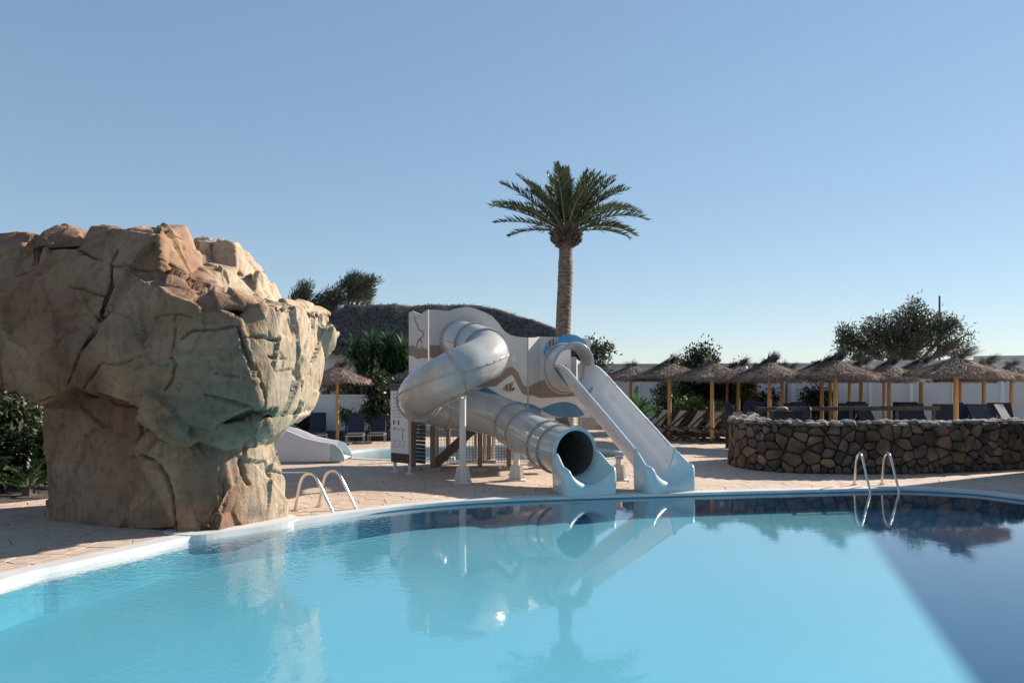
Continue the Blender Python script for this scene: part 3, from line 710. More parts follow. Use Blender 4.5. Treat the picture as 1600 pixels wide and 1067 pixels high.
panel('foam_band', B1, C1, [(843.5, 622), (856, 621.5), (870, 621), (888, 619.5), (902, 618.5), (921, 618.5), (921, 640), (907, 639), (900, 632), (888, 628), (879, 627.5), (870, 629), (862, 631), (850, 636), (843.5, 638.5)], m_pwhite, .006, LA)
panel('sea_wave', B1, C1, [(843.5, 639), (850, 636.5), (862, 631.5), (870, 629.5), (879, 628), (888, 628.5), (900, 632.5), (907, 639.5), (913, 648), (905, 651), (880, 652), (866, 650), (854, 645)], m_pblue, .009, LA)
panel('curling_wave', B1, C1, [(849, 548), (852, 540), (860, 541), (870, 535), (873, 527), (880, 524), (890, 522.5), (900, 524), (907, 528), (913, 533), (917, 540), (914, 546), (909, 547), (914, 556), (900, 545), (885, 541.5), (872, 543), (862, 550), (857, 559), (855, 570), (851, 560)], m_pblue2, .02, LA)
panel('dune_band', P0, A0, [(641, 540), (648, 542), (655, 545), (662, 543), (670, 546), (670, 560), (662, 559), (655, 561), (647, 556), (641, 556)], m_pbrown, .008, LA)
panel('foam_band', P0, A0, [(641, 556.5), (647, 556.5), (655, 561.5), (662, 559.5), (670, 560.5), (670, 575), (664, 582), (655, 578), (641, 582)], m_pwhite, .006, LA)
# carved leaping-fish outline on the narrow panel
nn_p = on_plane(P0, A0, [(650, 500)])[1]
for ln in ([(649, 494), (651, 502), (655, 510), (656, 515), (662, 518), (664, 521), (663, 526), (660, 528)], [(660, 528), (656, 530), (653.5, 538), (653, 544)], [(657, 532), (659, 530.5), (661, 537)], [(646, 540), (650, 543)], [(660, 541), (664, 545)]):
    p, nn = on_plane(P0, A0, ln); mb = MB(); mb.tube([q + nn * .033 for q in p], .012, 6); mb.build('carved_line', m_pbrown, tower)
# two striped fish
def fish(cx, cy, s, a, b, lift):
    root = panel('fish', a, b, [(cx + s * x, cy + s * y) for x, y in ((-10, 4), (-5, -3), (1, -5), (8, -8), (6, -2), (5, 3), (10, 1), (8, 6), (5, 7), (1, 8), (-5, 7))], m_fishl, .012, lift)
    for st in (((-4.5, -2), (-2.5, -3.5), (-2, 7), (-4, 6.5)), ((1, -4.5), (3, -5), (3.5, 6.5), (1.5, 7)), ((6, 2.5), (9, 1.5), (8, 5.5), (5.5, 6))):
        panel('fish_stripe', a, b, [(cx + s * x, cy + s * y) for x, y in st], m_fishd, .004, lift + .0125)
fish(795, 604, 1.0, A0, A1, .040)
fish(862, 535, .95, B1, C1, .053)
panel('starfish', A0, A1, [(803, 553), (804.5, 558), (810, 558.5), (805.5, 561), (807, 566), (803, 563), (799, 566), (800.5, 561), (796, 558.5), (801.5, 558)], m_pwhite, .008, LA)
# decks, posts, footings, net, stairs
mb = MB(); mb.prism([(-2.2, 16.75, 1.2), (-1.72, 16.26, 1.2), (.3, 16.26, 1.2), (.58, 16.56, 1.2), (1.68, 16.56, 1.2), (1.68, 18.5, 1.2), (-2.2, 18.5, 1.2)], (0, 0, .09)); mb.build('platform', m_postbrown, tower)
mb = MB(); mb.box((-.7, 17.3, 2.29), (1.9, 1.7, .08)); mb.build('upper_platform', m_postbrown, tower)
for px, py, mat in ((676, 735, m_postbrown), (750, 735, m_postbrown), (795, 733, m_postbrown), (764, 722, m_postbrown), (907, 727, m_postwhite), (845, 731, m_postbrown), (683, 727, m_postwhite), (743, 721, m_postwhite), (757, 723, m_postwhite), (771, 720, m_pwhite), (700, 718, m_postbrown), (893, 722, m_postwhite), (646, 733, m_postbrown)):
    b = G(px, py); wdt = .10 if mat is m_postbrown else .075
    h = 1.2
    mb = MB(); mb.box((b.x, b.y, h / 2 + .03), (wdt, wdt, h - .06)); mb.build('post', mat, tower)
    if mat is m_postbrown:
        mb = MB(); mb.box((b.x, b.y, .03), (.34, .3, .06)); mb.build('footing', m_concrete, tower)
def net(a, b, z0, z1, step=.065):
    a, b = Vector((a[0], a[1], 0)), Vector((b[0], b[1], 0)); L_ = (b - a).length; mb = MB()
    k = int(L_ / step)
    for i in range(k + 1):
        p = a.lerp(b, i / k); mb.beam((p.x, p.y, z0), (p.x, p.y, z1), .008, .008)
    for i in range(int((z1 - z0) / step) + 1):
        z = z0 + i * step; mb.beam((a.x, a.y + .01, z), (b.x, b.y + .01, z), .008, .008)
    return mb.build('net', m_net, tower)
net((-1.6, 16.6), (-.72, 16.6), .12, 1.16); net((-.62, 16.6), (-.1, 16.8), .12, 1.16); net((.0, 17.9), (.9, 17.9), .1, 1.0); net((1.05, 17.3), (1.6, 17.3), .2, 1.16)
for i in range(12):
    mb = MB(); mb.box((-1.98, 16.66 - .0, .16 + i * .083), (.30, .03, .072), R(-45)); mb.build('side_board', m_green_dark, tower)
for i in range(6):
    mb = MB(); mb.box((-1.55 + i * .2, 17.35, .16 + i * .19), (.24, .7, .04)); mb.build('stair_tread', m_postbrown, tower)
for yy in (16.98, 17.72):
    mb = MB(); mb.beam((-1.72, yy, .05), (-.5, yy, 1.18), .05, .2); mb.build('stair_stringer', m_postbrown, tower)
mb = MB(); mb.box((-.25, 18.5, 1.9), (3.6, .04, 1.2)); mb.build('rear_panel', m_panel, tower)
mb = MB(); mb.box((1.72, 17.5, 1.9), (.04, 1.9, 1.2)); mb.build('side_panel', m_panel, tower)
mb = MB(); mb.box((.55, 15.9, .2), (.45, .3, .1)); mb.build('step_block', m_concrete, tower)
# white rule board inside the slide entrance
mb = MB(); mb.box((1.13, 17.0, 2.25), (.34, .03, .8)); rb = mb.build('rule_board', m_sign, tower)
for dx, dz in ((-.06, 0), (.06, 0)):
    mb = MB(); mb.box((1.13 + dx, 16.982, 2.22 + dz), (.03, .004, .09)); mb.build('pictogram', m_dark, rb) if False else mb.build('pictogram', m_dark, tower)

# ================================================================== TUBE SLIDE
tube_root = empty('tube_slide', (-.5, 14.5, 0)); tag(tube_root, 'grey enclosed spiral tube slide with bolted rings and pale blue exit', 'water slide')
ctrl = [(-1.107, 16.28, 2.75), (-.98, 15.75, 2.71), (-.62, 15.15, 2.56), (-.50, 14.62, 2.36), (-.98, 14.12, 2.08), (-1.58, 14.32, 1.76), (-1.80, 14.95, 1.53), (-1.50, 15.55, 1.39), (-.75, 15.68, 1.29), (-.12, 15.25, 1.13), (.32, 14.5, .90), (.78, 13.72, .69), (1.10, 13.18, .645)]
tp = resample(catmull(ctrl, 24), .035); nT = len(tp)
def frame(path, i):
    t = (path[min(i + 1, len(path) - 1)] - path[max(i - 1, 0)]).normalized(); s_ = t.cross(Vector((0, 0, 1))).normalized(); return t, s_, s_.cross(t)
RO, RI = .415, .39
def near(p): return min(range(nT), key=lambda i: (tp[i] - Vector(p)).length_squared)
fl = sorted({0, 8, near((-.78, 15.4, 2.63)), near((-.53, 14.95, 2.49)), near((-1.00, 14.12, 2.07)), near((-1.80, 14.9, 1.55)), near((-1.3, 15.62, 1.36)), near((.02, 15.05, 1.06)), near((.26, 14.62, .93)), near((.62, 13.98, .76)), near((.80, 13.70, .69)), nT - 1})
NS = 40
def shell(i0, i1, ro, ri):
    mb = MB(); idx = list(range(i0, i1 + 1)); vs = []
    for rad in (ro, ri):
        for i in idx:
            t, s_, u = frame(tp, i)
            vs += [tp[i] + (s_ * math.cos(2 * math.pi * k / NS) + u * math.sin(2 * math.pi * k / NS)) * rad for k in range(NS)]
    m = len(idx); B = m * NS
    fs = [(a * NS + k, a * NS + (k + 1) % NS, (a + 1) * NS + (k + 1) % NS, (a + 1) * NS + k) for a in range(m - 1) for k in range(NS)]
    fs += [(B + a * NS + (k + 1) % NS, B + a * NS + k, B + (a + 1) * NS + k, B + (a + 1) * NS + (k + 1) % NS) for a in range(m - 1) for k in range(NS)]
    for a in (0, m - 1): fs += [(a * NS + k, a * NS + (k + 1) % NS, B + a * NS + (k + 1) % NS, B + a * NS + k) for k in range(NS)]
    mb.add(vs, fs); return mb
for a, b in zip(fl, fl[1:]):
    last = b == nT - 1
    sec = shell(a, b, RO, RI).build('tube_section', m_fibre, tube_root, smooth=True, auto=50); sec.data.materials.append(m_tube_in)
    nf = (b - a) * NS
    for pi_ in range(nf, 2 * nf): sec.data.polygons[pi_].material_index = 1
    for side in (1, -1):                               # long seam rib of two half shells
        mb = MB(); mbb = MB(); ii = list(range(a, b + 1)); vs = []
        for i in ii:
            t, s_, u = frame(tp, i); n_ = s_ * side
            for o_, h_ in ((RO - .005, -.012), (RO + .022, -.012), (RO + .022, .012), (RO - .005, .012)): vs.append(tp[i] + n_ * o_ + u * h_)
            if i % 4 == 2: mbb.box(tp[i] + n_ * (RO + .024) + u * 0, (.018, .018, .022))
        mb.add(vs, [(4 * q + e, 4 * q + (e + 1) % 4, 4 * q + 4 + (e + 1) % 4, 4 * q + 4 + e) for q in range(len(ii) - 1) for e in range(4)])
        seam = mb.build('seam', m_flange, tube_root)
        if mbb.v: tag(mbb.build('seam_bolts', m_bolt, tube_root), kind='stuff')
for q, i in enumerate(fl):
    t, s_, u = frame(tp, i); mb = MB(); mbb = MB(); vs = []; last = i == nT - 1
    for off, rad in ((-.016, RO - .01), (-.016, RO + .038), (.016, RO + .038), (.016, RO - .01)):
        vs += [tp[i] + t * off + (s_ * math.cos(2 * math.pi * k / NS) + u * math.sin(2 * math.pi * k / NS)) * rad for k in range(NS)]
    mb.add(vs, [(r * NS + k, r * NS + (k + 1) % NS, ((r + 1) % 4) * NS + (k + 1) % NS, ((r + 1) % 4) * NS + k) for r in range(4) for k in range(NS)])
    mb.build('flange', m_exit if last else m_flange, tube_root, smooth=True, auto=40)
    if not last:
        for k in range(22):
            a = 2 * math.pi * (k + .5) / 22; c = tp[i] + (s_ * math.cos(a) + u * math.sin(a)) * (RO + .026)
            mbb.tube([c - t * .03, c + t * .03], .011, 6)
        tag(mbb.build('flange_bolts', m_bolt, tube_root), kind='stuff')

def exit_trough(root, p0, head, L_, w0, h0, h1, zf0, zf1):
    """U-shaped run-out: inner channel, rolled rim, skirt down to the deck"""
    hd = Vector((head[0], head[1], 0)).normalized(); sd_ = Vector((hd.y, -hd.x, 0)); p0 = Vector((p0[0], p0[1], 0)); m, n2 = 18, 26; g_ = []
    def prof(f):
        e = f * f * (3 - 2 * f); hh = h0 + (h1 - h0) * e; zf = zf0 + (zf1 - zf0) * e; ww = w0 * (1 + .10 * e); out = []
        out.append((-ww - .035, .012)); out.append((-ww - .05, hh * .5)); out.append((-ww - .045, hh - .05)); out.append((-ww - .025, hh - .008)); out.append((-ww + .002, hh))
        for k in range(n2 + 1):
            a = -1 + 2 * k / n2; q_ = 1 - math.sqrt(max(0, 1 - abs(a) ** 2.3)); z = zf + (hh - .02 - zf) * (q_ * (1 - .8 * e) + .8 * e * abs(a) ** 1.9)
            out.append((a * (ww - .025), z))
        out.append((ww - .002, hh)); out.append((ww + .025, hh - .008)); out.append((ww + .045, hh - .05)); out.append((ww + .05, hh * .5)); out.append((ww + .035, .012))
        return out
    mb = MB(); vs = []; K = 0
    for i in range(m + 1):
        f = i / m; pr = prof(f); K = len(pr); c = p0 + hd * (L_ * f)
        vs += [c + sd_ * x + Vector((0, 0, z)) for x, z in pr]
    # rounded nose: repeat the last profile, pushed out and lowered
    pr = prof(1)
    for dx, dz, dw in ((.04, -.008, .985), (.075, -.025, .955), (.10, -.06, .92), (.115, -.12, .89), (.12, -.2, .875)):
        c = p0 + hd * (L_ + dx); vs += [c + sd_ * x * dw + Vector((0, 0, max(.012, z + dz) if j not in (0, K - 1) else .012)) for j, (x, z) in enumerate(pr)]
    c = p0 + hd * (L_ + .12); vs += [c + sd_ * x * .875 + Vector((0, 0, .012)) for x, z in pr]
    m2 = m + 6
    fs = [(i * K + k, i * K + k + 1, (i + 1) * K + k + 1, (i + 1) * K + k) for i in range(m2) for k in range(K - 1)]
    mb.add(vs, fs); return mb.build('exit_trough', m_exit, root, smooth=True, auto=60)
exit_trough(tube_root, (1.10, 13.20), (.30, -.95), .58, .385, .68, .47, .255, .18)
# supports
def support(root, b, top, r, base_h):
    mb = MB(); mb.tube([(b.x, b.y, .02), (b.x, b.y, top)], r, 16); p = mb.build('support_post', m_postwhite, root, smooth=True, auto=40)
    mb = MB(); mb.box((b.x, b.y, .01), (.34, .34, .02))
    for a in range(4):
        d = Vector((math.cos(a * math.pi / 2 + .5), math.sin(a * math.pi / 2 + .5), 0)); q = Vector((-d.y, d.x, 0)) * .006
        p0, p1, p2, p3 = b + d * r * .8 + Vector((0, 0, .02)), b + d * (r + .11) + Vector((0, 0, .02)), b + d * (r + .06) + Vector((0, 0, base_h)), b + d * r * .8 + Vector((0, 0, base_h))
        mb.prism([p0 + q, p1 + q, p2 + q, p3 + q], -2 * q)
    mb.build('post_foot', m_postwhite, root)
    mb = MB(); mb.box((b.x, b.y, top + .02), (.14, .14, .05)); mb.build('post_head', m_bolt, root)
support(tube_root, G(723, 754), 1.58, .062, .3); support(tube_root, G(807, 750), .50, .06, .3)
mb = MB(); mb.beam((-.92, 14.15, 1.6), (-1.75, 15.0, 1.28), .05, .06); mb.build('cradle_arm', m_postwhite, tube_root)

# ================================================================== OPEN SLIDE
open_root = empty('open_slide', (1.9, 14.4, 0)); tag(open_root, 'straight open grey slide with round hood and pale blue exit', 'water slide')
hd = Vector((.43, -.9, 0)).normalized(); sdir = Vector((hd.y, -hd.x, 0)) * -1      # right-hand side seen from the pool
top = Vector((1.36, 15.62, 1.72)); botm = Vector((2.40, 13.60, .30)); end = Vector((2.40, 13.60, .24)) + hd * .28
op = resample(catmull([top - hd * .62 + Vector((0, 0, .03)), top - hd * .25 + Vector((0, 0, .015)), top, top.lerp(botm, .25), top.lerp(botm, .6), botm + Vector((0, 0, .05)) - hd * .1, botm + hd * .1 - Vector((0, 0, .035)), end], 14), .05)
HWD, DEP = .36, .46
def uprof(w_, d_, th):
    inn = []; m = 22
    for k in range(m + 1):
        a = -1 + 2 * k / m; inn.append((a * w_, d_ * (1 - (max(0, 1 - abs(a) ** 2.7)) ** .5)))
    outr = [(x * (1 + th / w_) , z - th if abs(x) < w_ * .96 else z) for x, z in inn]
    return inn, outr
inn, outr = uprof(HWD, DEP, .03)
lip = [(HWD + .0, DEP), (HWD + .015, DEP + .022), (HWD + .05, DEP + .025), (HWD + .075, DEP + .008), (HWD + .072, DEP - .03), (HWD + .035, DEP - .04)]
prof = [(-x, z) for x, z in reversed(lip)] + inn + lip
under = [(HWD + .03, DEP - .06)] + list(reversed(outr[1:-1])) + [(-HWD - .03, DEP - .06)]
full = prof + under; K = len(full)
def sweep(path, full, i0=0, i1=None):
    mb = MB(); vs = []; i1 = len(path) if i1 is None else i1
    for i in range(i0, i1):
        t = (path[min(i + 1, len(path) - 1)] - path[max(i - 1, 0)]).normalized(); s_ = sdir; u = s_.cross(t) if s_.cross(t).z > 0 else t.cross(s_)
        u = (u * .6 + Vector((0, 0, .4))).normalized()
        vs += [path[i] + s_ * x + u * z for x, z in full]
    m = i1 - i0; k_ = len(full)
    fs = [(i * k_ + k, i * k_ + (k + 1) % k_, (i + 1) * k_ + (k + 1) % k_, (i + 1) * k_ + k) for i in range(m - 1) for k in range(k_)]
    fs += [tuple(range(k_)), tuple((m - 1) * k_ + k for k in range(k_))]
    return mb.add(vs, fs)
i_h = 9
sweep(op, full, i_h - 4).build('chute', m_fibre_in, open_root, smooth=True, auto=50)
mbb = MB()
for i in range(i_h, len(op) - 1, 2):
    for sg in (-1, 1):
        c = op[i] + sdir * sg * (HWD + .05) + Vector((0, 0, DEP - .055)); mbb.box(c, (.022, .018, .018))
tag(mbb.build('rim_bolts', m_bolt, open_root), kind='stuff')
# hood: barrel round the top of the chute, opened towards the slope
hc0 = op[0] + Vector((0, 0, .42)); mb = MB(); vs = []; NR = 44; HR = .49
for rad in (HR, HR - .028):
    for j in range(11):
        f = j / 10
        for k in range(NR):
            a = 2 * math.pi * k / NR; ca, sa = math.cos(a), math.sin(a)
            ln = .30 + .34 * max(0, -sa * .9 + .1) + .10 * max(0, sa)
            p = hc0 + hd * (ln * f * 1.25) + sdir * ca * rad * .95 + Vector((0, 0, sa * rad)) ; vs.append(p)
B = 11 * NR
fs = [(j * NR + k, j * NR + (k + 1) % NR, (j + 1) * NR + (k + 1) % NR, (j + 1) * NR + k) for j in range(10) for k in range(NR)]
fs += [(B + j * NR + (k + 1) % NR, B + j * NR + k, B + (j + 1) * NR + k, B + (j + 1) * NR + (k + 1) % NR) for j in range(10) for k in range(NR)]
for j in (0, 10): fs += [(j * NR + k, j * NR + (k + 1) % NR, B + j * NR + (k + 1) % NR, B + j * NR + k) for k in range(NR)]
mb.add(vs, fs); mb.build('hood', m_fibre, open_root, smooth=True, auto=50)
for j, rr in ((0, HR + .03), (10, HR + .022)):
    mb = MB(); pts = [hc0 + hd * ((.30 + .34 * max(0, -math.sin(a) * .9 + .1) + .10 * max(0, math.sin(a))) * (j / 10) * 1.25) + sdir * math.cos(a) * rr * .95 + Vector((0, 0, math.sin(a) * rr)) for a in np.linspace(0, 2 * math.pi, 49)]
    mb.tube(pts, .02, 8); mb.build('hood_rim', m_fibre, open_root, smooth=True)
exit_trough(open_root, (2.40 + hd.x * .22, 13.60 + hd.y * .22, 0), (hd.x, hd.y), .42, .40, .68, .47, .245, .18)
support(open_root, G(967, 750), .42, .06, .3)

# ================================================================== INFO SIGN
sg_root = empty('info_sign', (-2.35, 15.8, 0)); tag(sg_root, 'white pool rules board on two posts left of the play tower', 'sign')
sa, sb = Vector((-2.52, 16.02, 0)), Vector((-2.13, 15.62, 0)); sv = (sb - sa).normalized(); sn = Vector((sv.y, -sv.x, 0))
if sn.y > 0: sn = -sn
def sgbox(u0, u1, z0, z1, lift, th, name, mat, parent=sg_root):
    mb = MB(); a, b = sa + sv * u0 + sn * lift, sa + sv * u1 + sn * lift
    mb.prism([a + Vector((0, 0, z0)), b + Vector((0, 0, z0)), b + Vector((0, 0, z1)), a + Vector((0, 0, z1))], -sn * th); return mb.build(name, mat, parent)
SL = (sb - sa).length
sgbox(-.02, SL + .02, .42, 1.70, 0, .035, 'board', m_sign)
sgbox(-.03, SL + .03, 1.705, 1.86, .01, .055, 'top_cap', m_green_dark)
sgbox(-.02, SL + .02, .22, .41, -.01, .02, 'lower_strip', m_wood_dark)
for u in (.03, SL - .03):
    p = sa + sv * u - sn * .075; mb = MB(); mb.tube([(p.x, p.y, 0), (p.x, p.y, 1.7)], .035, 12); mb.build('leg', m_postwhite, sg_root, smooth=True, auto=40)
    mb = MB(); mb.box((p.x, p.y, .012), (.16, .16, .024)); mb.build('foot_plate', m_postwhite, sg_root)
rng = random.Random(4)
for z in (1.62, 1.545, 1.43, 1.36, 1.29, 1.22, 1.16, .93, .905, .88, .66, .60, .55):
    u = .06
    while u < SL - .12:
        l_ = rng.uniform(.05, .16); sgbox(u, min(u + l_, SL - .05), z, z + .009, .004, .003, 'print_line', m_dark); u += l_ + rng.uniform(.03, .12)
for u in (.08, .24): sgbox(u, u + .04, 1.0, 1.1, .004, .003, 'pictogram', m_dark)
sgbox(SL - .16, SL - .14, .7, .85, .004, .003, 'pictogram', m_dark)

# ================================================================== POOL LADDERS
def ladder(foot_a, foot_b, dirv, reach, top_h, label):
    root = empty('pool_ladder', tuple((Vector(foot_a) + Vector(foot_b)) / 2)); tag(root, label, 'pool ladder', 'steel pool ladders')
    dv = Vector((dirv[0], dirv[1], 0)).normalized(); rails = []
    for f in (foot_a, foot_b):
        f = Vector((f[0], f[1], 0)); p = [f + Vector((0, 0, .0)), f + dv * .06 + Vector((0, 0, top_h * .55)), f + dv * .12 + Vector((0, 0, top_h * .86)), f + dv * .21 + Vector((0, 0, top_h * .985)), f + dv * .30 + Vector((0, 0, top_h * .97)),
                                      f + dv * .38 + Vector((0, 0, top_h * .83)), f + dv * (.38 + (reach - .38) * .5) + Vector((0, 0, top_h * .38)), f + dv * reach + Vector((0, 0, -.06)), f + dv * (reach + .02) + Vector((0, 0, -.33))]
        mb = MB(); mb.tube(catmull(p, 8), .0205, 12); mb.build('handrail', m_steel, root, smooth=True, auto=60)
        mb = MB(); mb.tube([f + Vector((0, 0, .002)), f + Vector((0, 0, .02))], .045, 16); mb.build('floor_flange', m_steel, root, smooth=True, auto=40)
        rails.append(f + dv * (reach + .015))
    for z in (-.2, -.32):
        mb = MB(); mb.beam(rails[0] + Vector((0, 0, z)), rails[1] + Vector((0, 0, z)), .08, .02); mb.build('step', m_steel, root)
ladder((-3.13, 11.08, 0), (-2.88, 11.45, 0), (1, -.36), .66, .55, 'steel pool ladder beside the artificial rock')
ladder((6.23, 13.98, 0), (6.75, 14.02, 0), (-.05, -1), .70, .60, 'steel pool ladder in front of the dry-stone wall')

# ================================================================== SMALL WHITE SLIDE in the splash pool
ss = empty('toddler_slide', (-4.8, 18.2, 0)); tag(ss, 'small white fibreglass toddler slide running into the splash pool', 'water slide')
def ssp(px, py, d): return W(px, py, d)
prof_t = [(405, 664), (430, 668), (447, 672), (462, 678), (478, 685), (500, 690), (516, 692.5)]
for dd, nm in ((18.0, 'side_wall'), (18.85, 'side_wall')):
    pts = [ssp(px, py, 18.0) for px, py in prof_t] + [ssp(516, 721, 18.0), ssp(470, 721.5, 18.0), ssp(405, 721.5, 18.0)]
    mb = MB(); mb.prism([p + Vector((0, dd - 18.0, 0)) for p in pts], (0, .05, 0)); mb.build(nm, m_sign, ss)
    pts = [ssp(516.5, 692.7, 18.0), ssp(524, 695, 18.0), ssp(531, 701, 18.0), ssp(536, 709, 18.0), ssp(538.5, 717, 18.0), ssp(537, 721, 18.0), ssp(516.5, 721, 18.0)]
    mb = MB(); mb.prism([p + Vector((0, dd - 18.0, 0)) for p in pts], (0, .045, 0)); mb.build('end_wall', m_exit, ss)
mb = MB(); pr = [(405, 676), (430, 680), (447, 684), (462, 690), (478, 697), (500, 705), (520, 712), (537, 718)]
vs = []
for px, py in pr:
    p = ssp(px, py, 18.0); vs += [p + Vector((0, .05, 0)), p + Vector((0, .85, 0))]
mb.add(vs, [(2 * i, 2 * i + 1, 2 * i + 3, 2 * i + 2) for i in range(len(pr) - 1)]); mb.build('slide_floor', m_sign, ss, smooth=True)

# ================================================================== PALM
prng = np.random.default_rng(11)
palm = empty('palm_tree', (1.62, 24.0, 0)); tag(palm, 'tall date palm rising behind the play tower', 'palm')
PT = 6.12                                              # foot of the crown ball
cl = catmull([(1.60, 24, -.02), (1.58, 24, 2.0), (1.60, 24, 3.6), (1.66, 24, 5.0), (1.69, 24, 6.5)], 30)
ringn, seg = 240, 36; vs = []
for i in range(ringn + 1):
    f = i / ringn * (len(cl) - 1.001); a = int(f); c = cl[a].lerp(cl[a + 1], f - a); z = c.z
    if z < 5.75: r0 = .228 - .010 * z / 5
    else: r0 = .208
    saw = ((z * 7.5) % 1.0)
    for k in range(seg):
        th = 2 * math.pi * k / seg
        sw = ((z * 7.5 + .5 * (1 if (k // 3) % 2 else 0) + .15 * math.sin(th * 3)) % 1.0)
        rr = r0 + (.022 * (1 - sw) if z < 5.7 else .006 * (1 - saw)) + .008 * mnoise.noise(Vector((math.cos(th) * 3, math.sin(th) * 3, z * 3)))
        vs.append((c.x + rr * math.cos(th), c.y + rr * math.sin(th), z))
fs = [(i * seg + k, i * seg + (k + 1) % seg, (i + 1) * seg + (k + 1) % seg, (i + 1) * seg + k) for i in range(ringn) for k in range(seg)]
np_mesh('trunk', vs, fs, m_trunk, palm)
CB = Vector((1.69, 24, 6.42))
mb = MB()
for q in range(420):                                   # cut frond stubs
    th = prng.uniform(0, 2 * math.pi); ph = math.asin(prng.uniform(-.85, .75)); rr = .40 * (1 + .06 * prng.normal())
    d = Vector((math.cos(th) * math.cos(ph), math.sin(th) * math.cos(ph), math.sin(ph) * .95)); c = CB + d * rr * .72
    up = (d * .55 + Vector((0, 0, .85))).normalized(); t = up * prng.uniform(.10, .2); s_ = d.cross(Vector((0, 0, 1))).normalized() * prng.uniform(.03, .05); n_ = d * .035
    b = c + d * .06
    mb.add([b - s_ - n_, b + s_ - n_, b + n_, b + t - s_ * .5 + d * .07, b + t + s_ * .5 + d * .07, b + t + n_ * .6 + d * .08], [(0, 1, 4, 3), (1, 2, 5, 4), (2, 0, 3, 5), (3, 4, 5), (0, 2, 1)])
bmx = bmesh.new(); bmesh.ops.create_icosphere(bmx, subdivisions=3, radius=.34)
mb.add([v.co + CB for v in bmx.verts], [tuple(v.index for v in f.verts) for f in bmx.faces]); bmx.free()
tag(mb.build('frond_stubs', m_stub, palm), kind='stuff')
def frond_geo(base, az, el, length, droop, seed, dens=62, wid=1.0):
    r = np.random.default_rng(seed); h = Vector((math.cos(az), math.sin(az), 0)); pts = []; p = Vector(base); e = el; n_ = 26; st = length / n_
    for i in range(n_ + 1):
        pts.append(p.copy()); f = i / n_
        e_ = el - droop * f ** 1.6; p = p + (h * math.cos(e_) + Vector((0, 0, math.sin(e_)))) * st
    side = Vector((-h.y, h.x, 0)); V, Fq = [], []
    for q in range(dens):
        f = .13 + .86 * (q + r.random() * .6) / dens; x = f * n_; i = min(int(x), n_ - 1); c = pts[i].lerp(pts[i + 1], x - i); t = (pts[i + 1] - pts[i]).normalized(); up = side.cross(t)
        if up.z < 0: up = -up
        env = min(1, (f - .1) / .18) * (1 - max(0, f - .72) / .28 * .62); ll = .40 * env * wid * (.85 + .3 * r.random()) * length / 2.4
        for sg_ in (-1, 1):
            d = (t * (.62 + .22 * f) + side * sg_ * (.72 - .18 * f) + up * (.34 + .22 * r.normal())).normalized()
            tip = c + d * ll - Vector((0, 0, .05 * ll)); wv = t * .020 * (1 + .2 * r.random())
            m_ = c + d * ll * .5; b = len(V); V += [c - wv * .7, c + wv * .7, m_ + wv, m_ - wv, tip]; Fq += [(b, b + 1, b + 2), (b, b + 2, b + 3), (b + 3, b + 2, b + 4)]
    return pts, V, Fq
def add_frond(root, base, az, el, length, droop, seed, mat, rmat, dens=62, r0=.022, wid=1.0, name='frond'):
    pts, V, Fq = frond_geo(base, az, el, length, droop, seed, dens, wid)
    o = np_mesh(name, [tuple(v) for v in V], Fq, mat, root)
    mb = MB(); mb.tube(pts, [r0 * (1 - .85 * i / (len(pts) - 1)) for i in range(len(pts))], 5); k = mb.build('rachis', rmat, root); k.parent = o
    return o
base = CB + Vector((0, 0, .32)); sd_i = 100
spec = []
for q in range(20):                                    # upright heart of the crown
    spec.append((prng.uniform(0, 2 * math.pi), R(prng.uniform(50, 82)), prng.uniform(1.75, 2.15), R(prng.uniform(5, 30))))
for az, el, ln, dr in ((178, 33, 2.45, 30), (186, 26, 2.5, 22), (170, 20, 2.3, 30), (190, 44, 2.5, 26), (160, 12, 1.9, 34), (205, 30, 2.2, 35), (150, 36, 2.3, 30),
                       (2, 34, 2.5, 55), (-8, 25, 2.6, 52), (14, 18, 2.4, 52), (-18, 12, 2.2, 50), (24, 42, 2.4, 48), (8, 50, 2.35, 30), (-30, 30, 2.3, 50), (35, 28, 2.4, 50), (-4, 8, 2.0, 40),
                       (75, 35, 2.3, 40), (110, 30, 2.3, 40), (130, 45, 2.3, 35), (285, 44, 2.0, 45), (225, 42, 2.1, 40), (60, 48, 2.3, 30), (0, 58, 2.3, 25), (182, 56, 2.3, 18), (340, 44, 2.3, 38), (20, 62, 2.3, 22)):
    spec.append((R(az), R(el), ln, R(dr)))
for q, (az, el, ln, dr) in enumerate(spec):
    b = base + Vector((math.cos(az), math.sin(az), 0)) * .10 - Vector((0, 0, .16 * (1 - el / R(90))))
    add_frond(palm, b, az, el, ln * .98, dr, 200 + q, m_frond, m_rachis)
for q in range(5):
    mb = MB(); a = prng.uniform(3.6, 5.8); c = base + Vector((math.cos(a) * .2, math.sin(a) * .2, .35 + .12 * q)); pts = [base, c]
    mb.tube(pts, .012, 5)
    for _ in range(34):
        d = Vector((prng.normal(), prng.normal(), prng.normal() - .2)).normalized(); mb.tube([c, c + d * prng.uniform(.08, .17)], .006, 3)
    mb.build('flower_stalk', m_dry, palm)

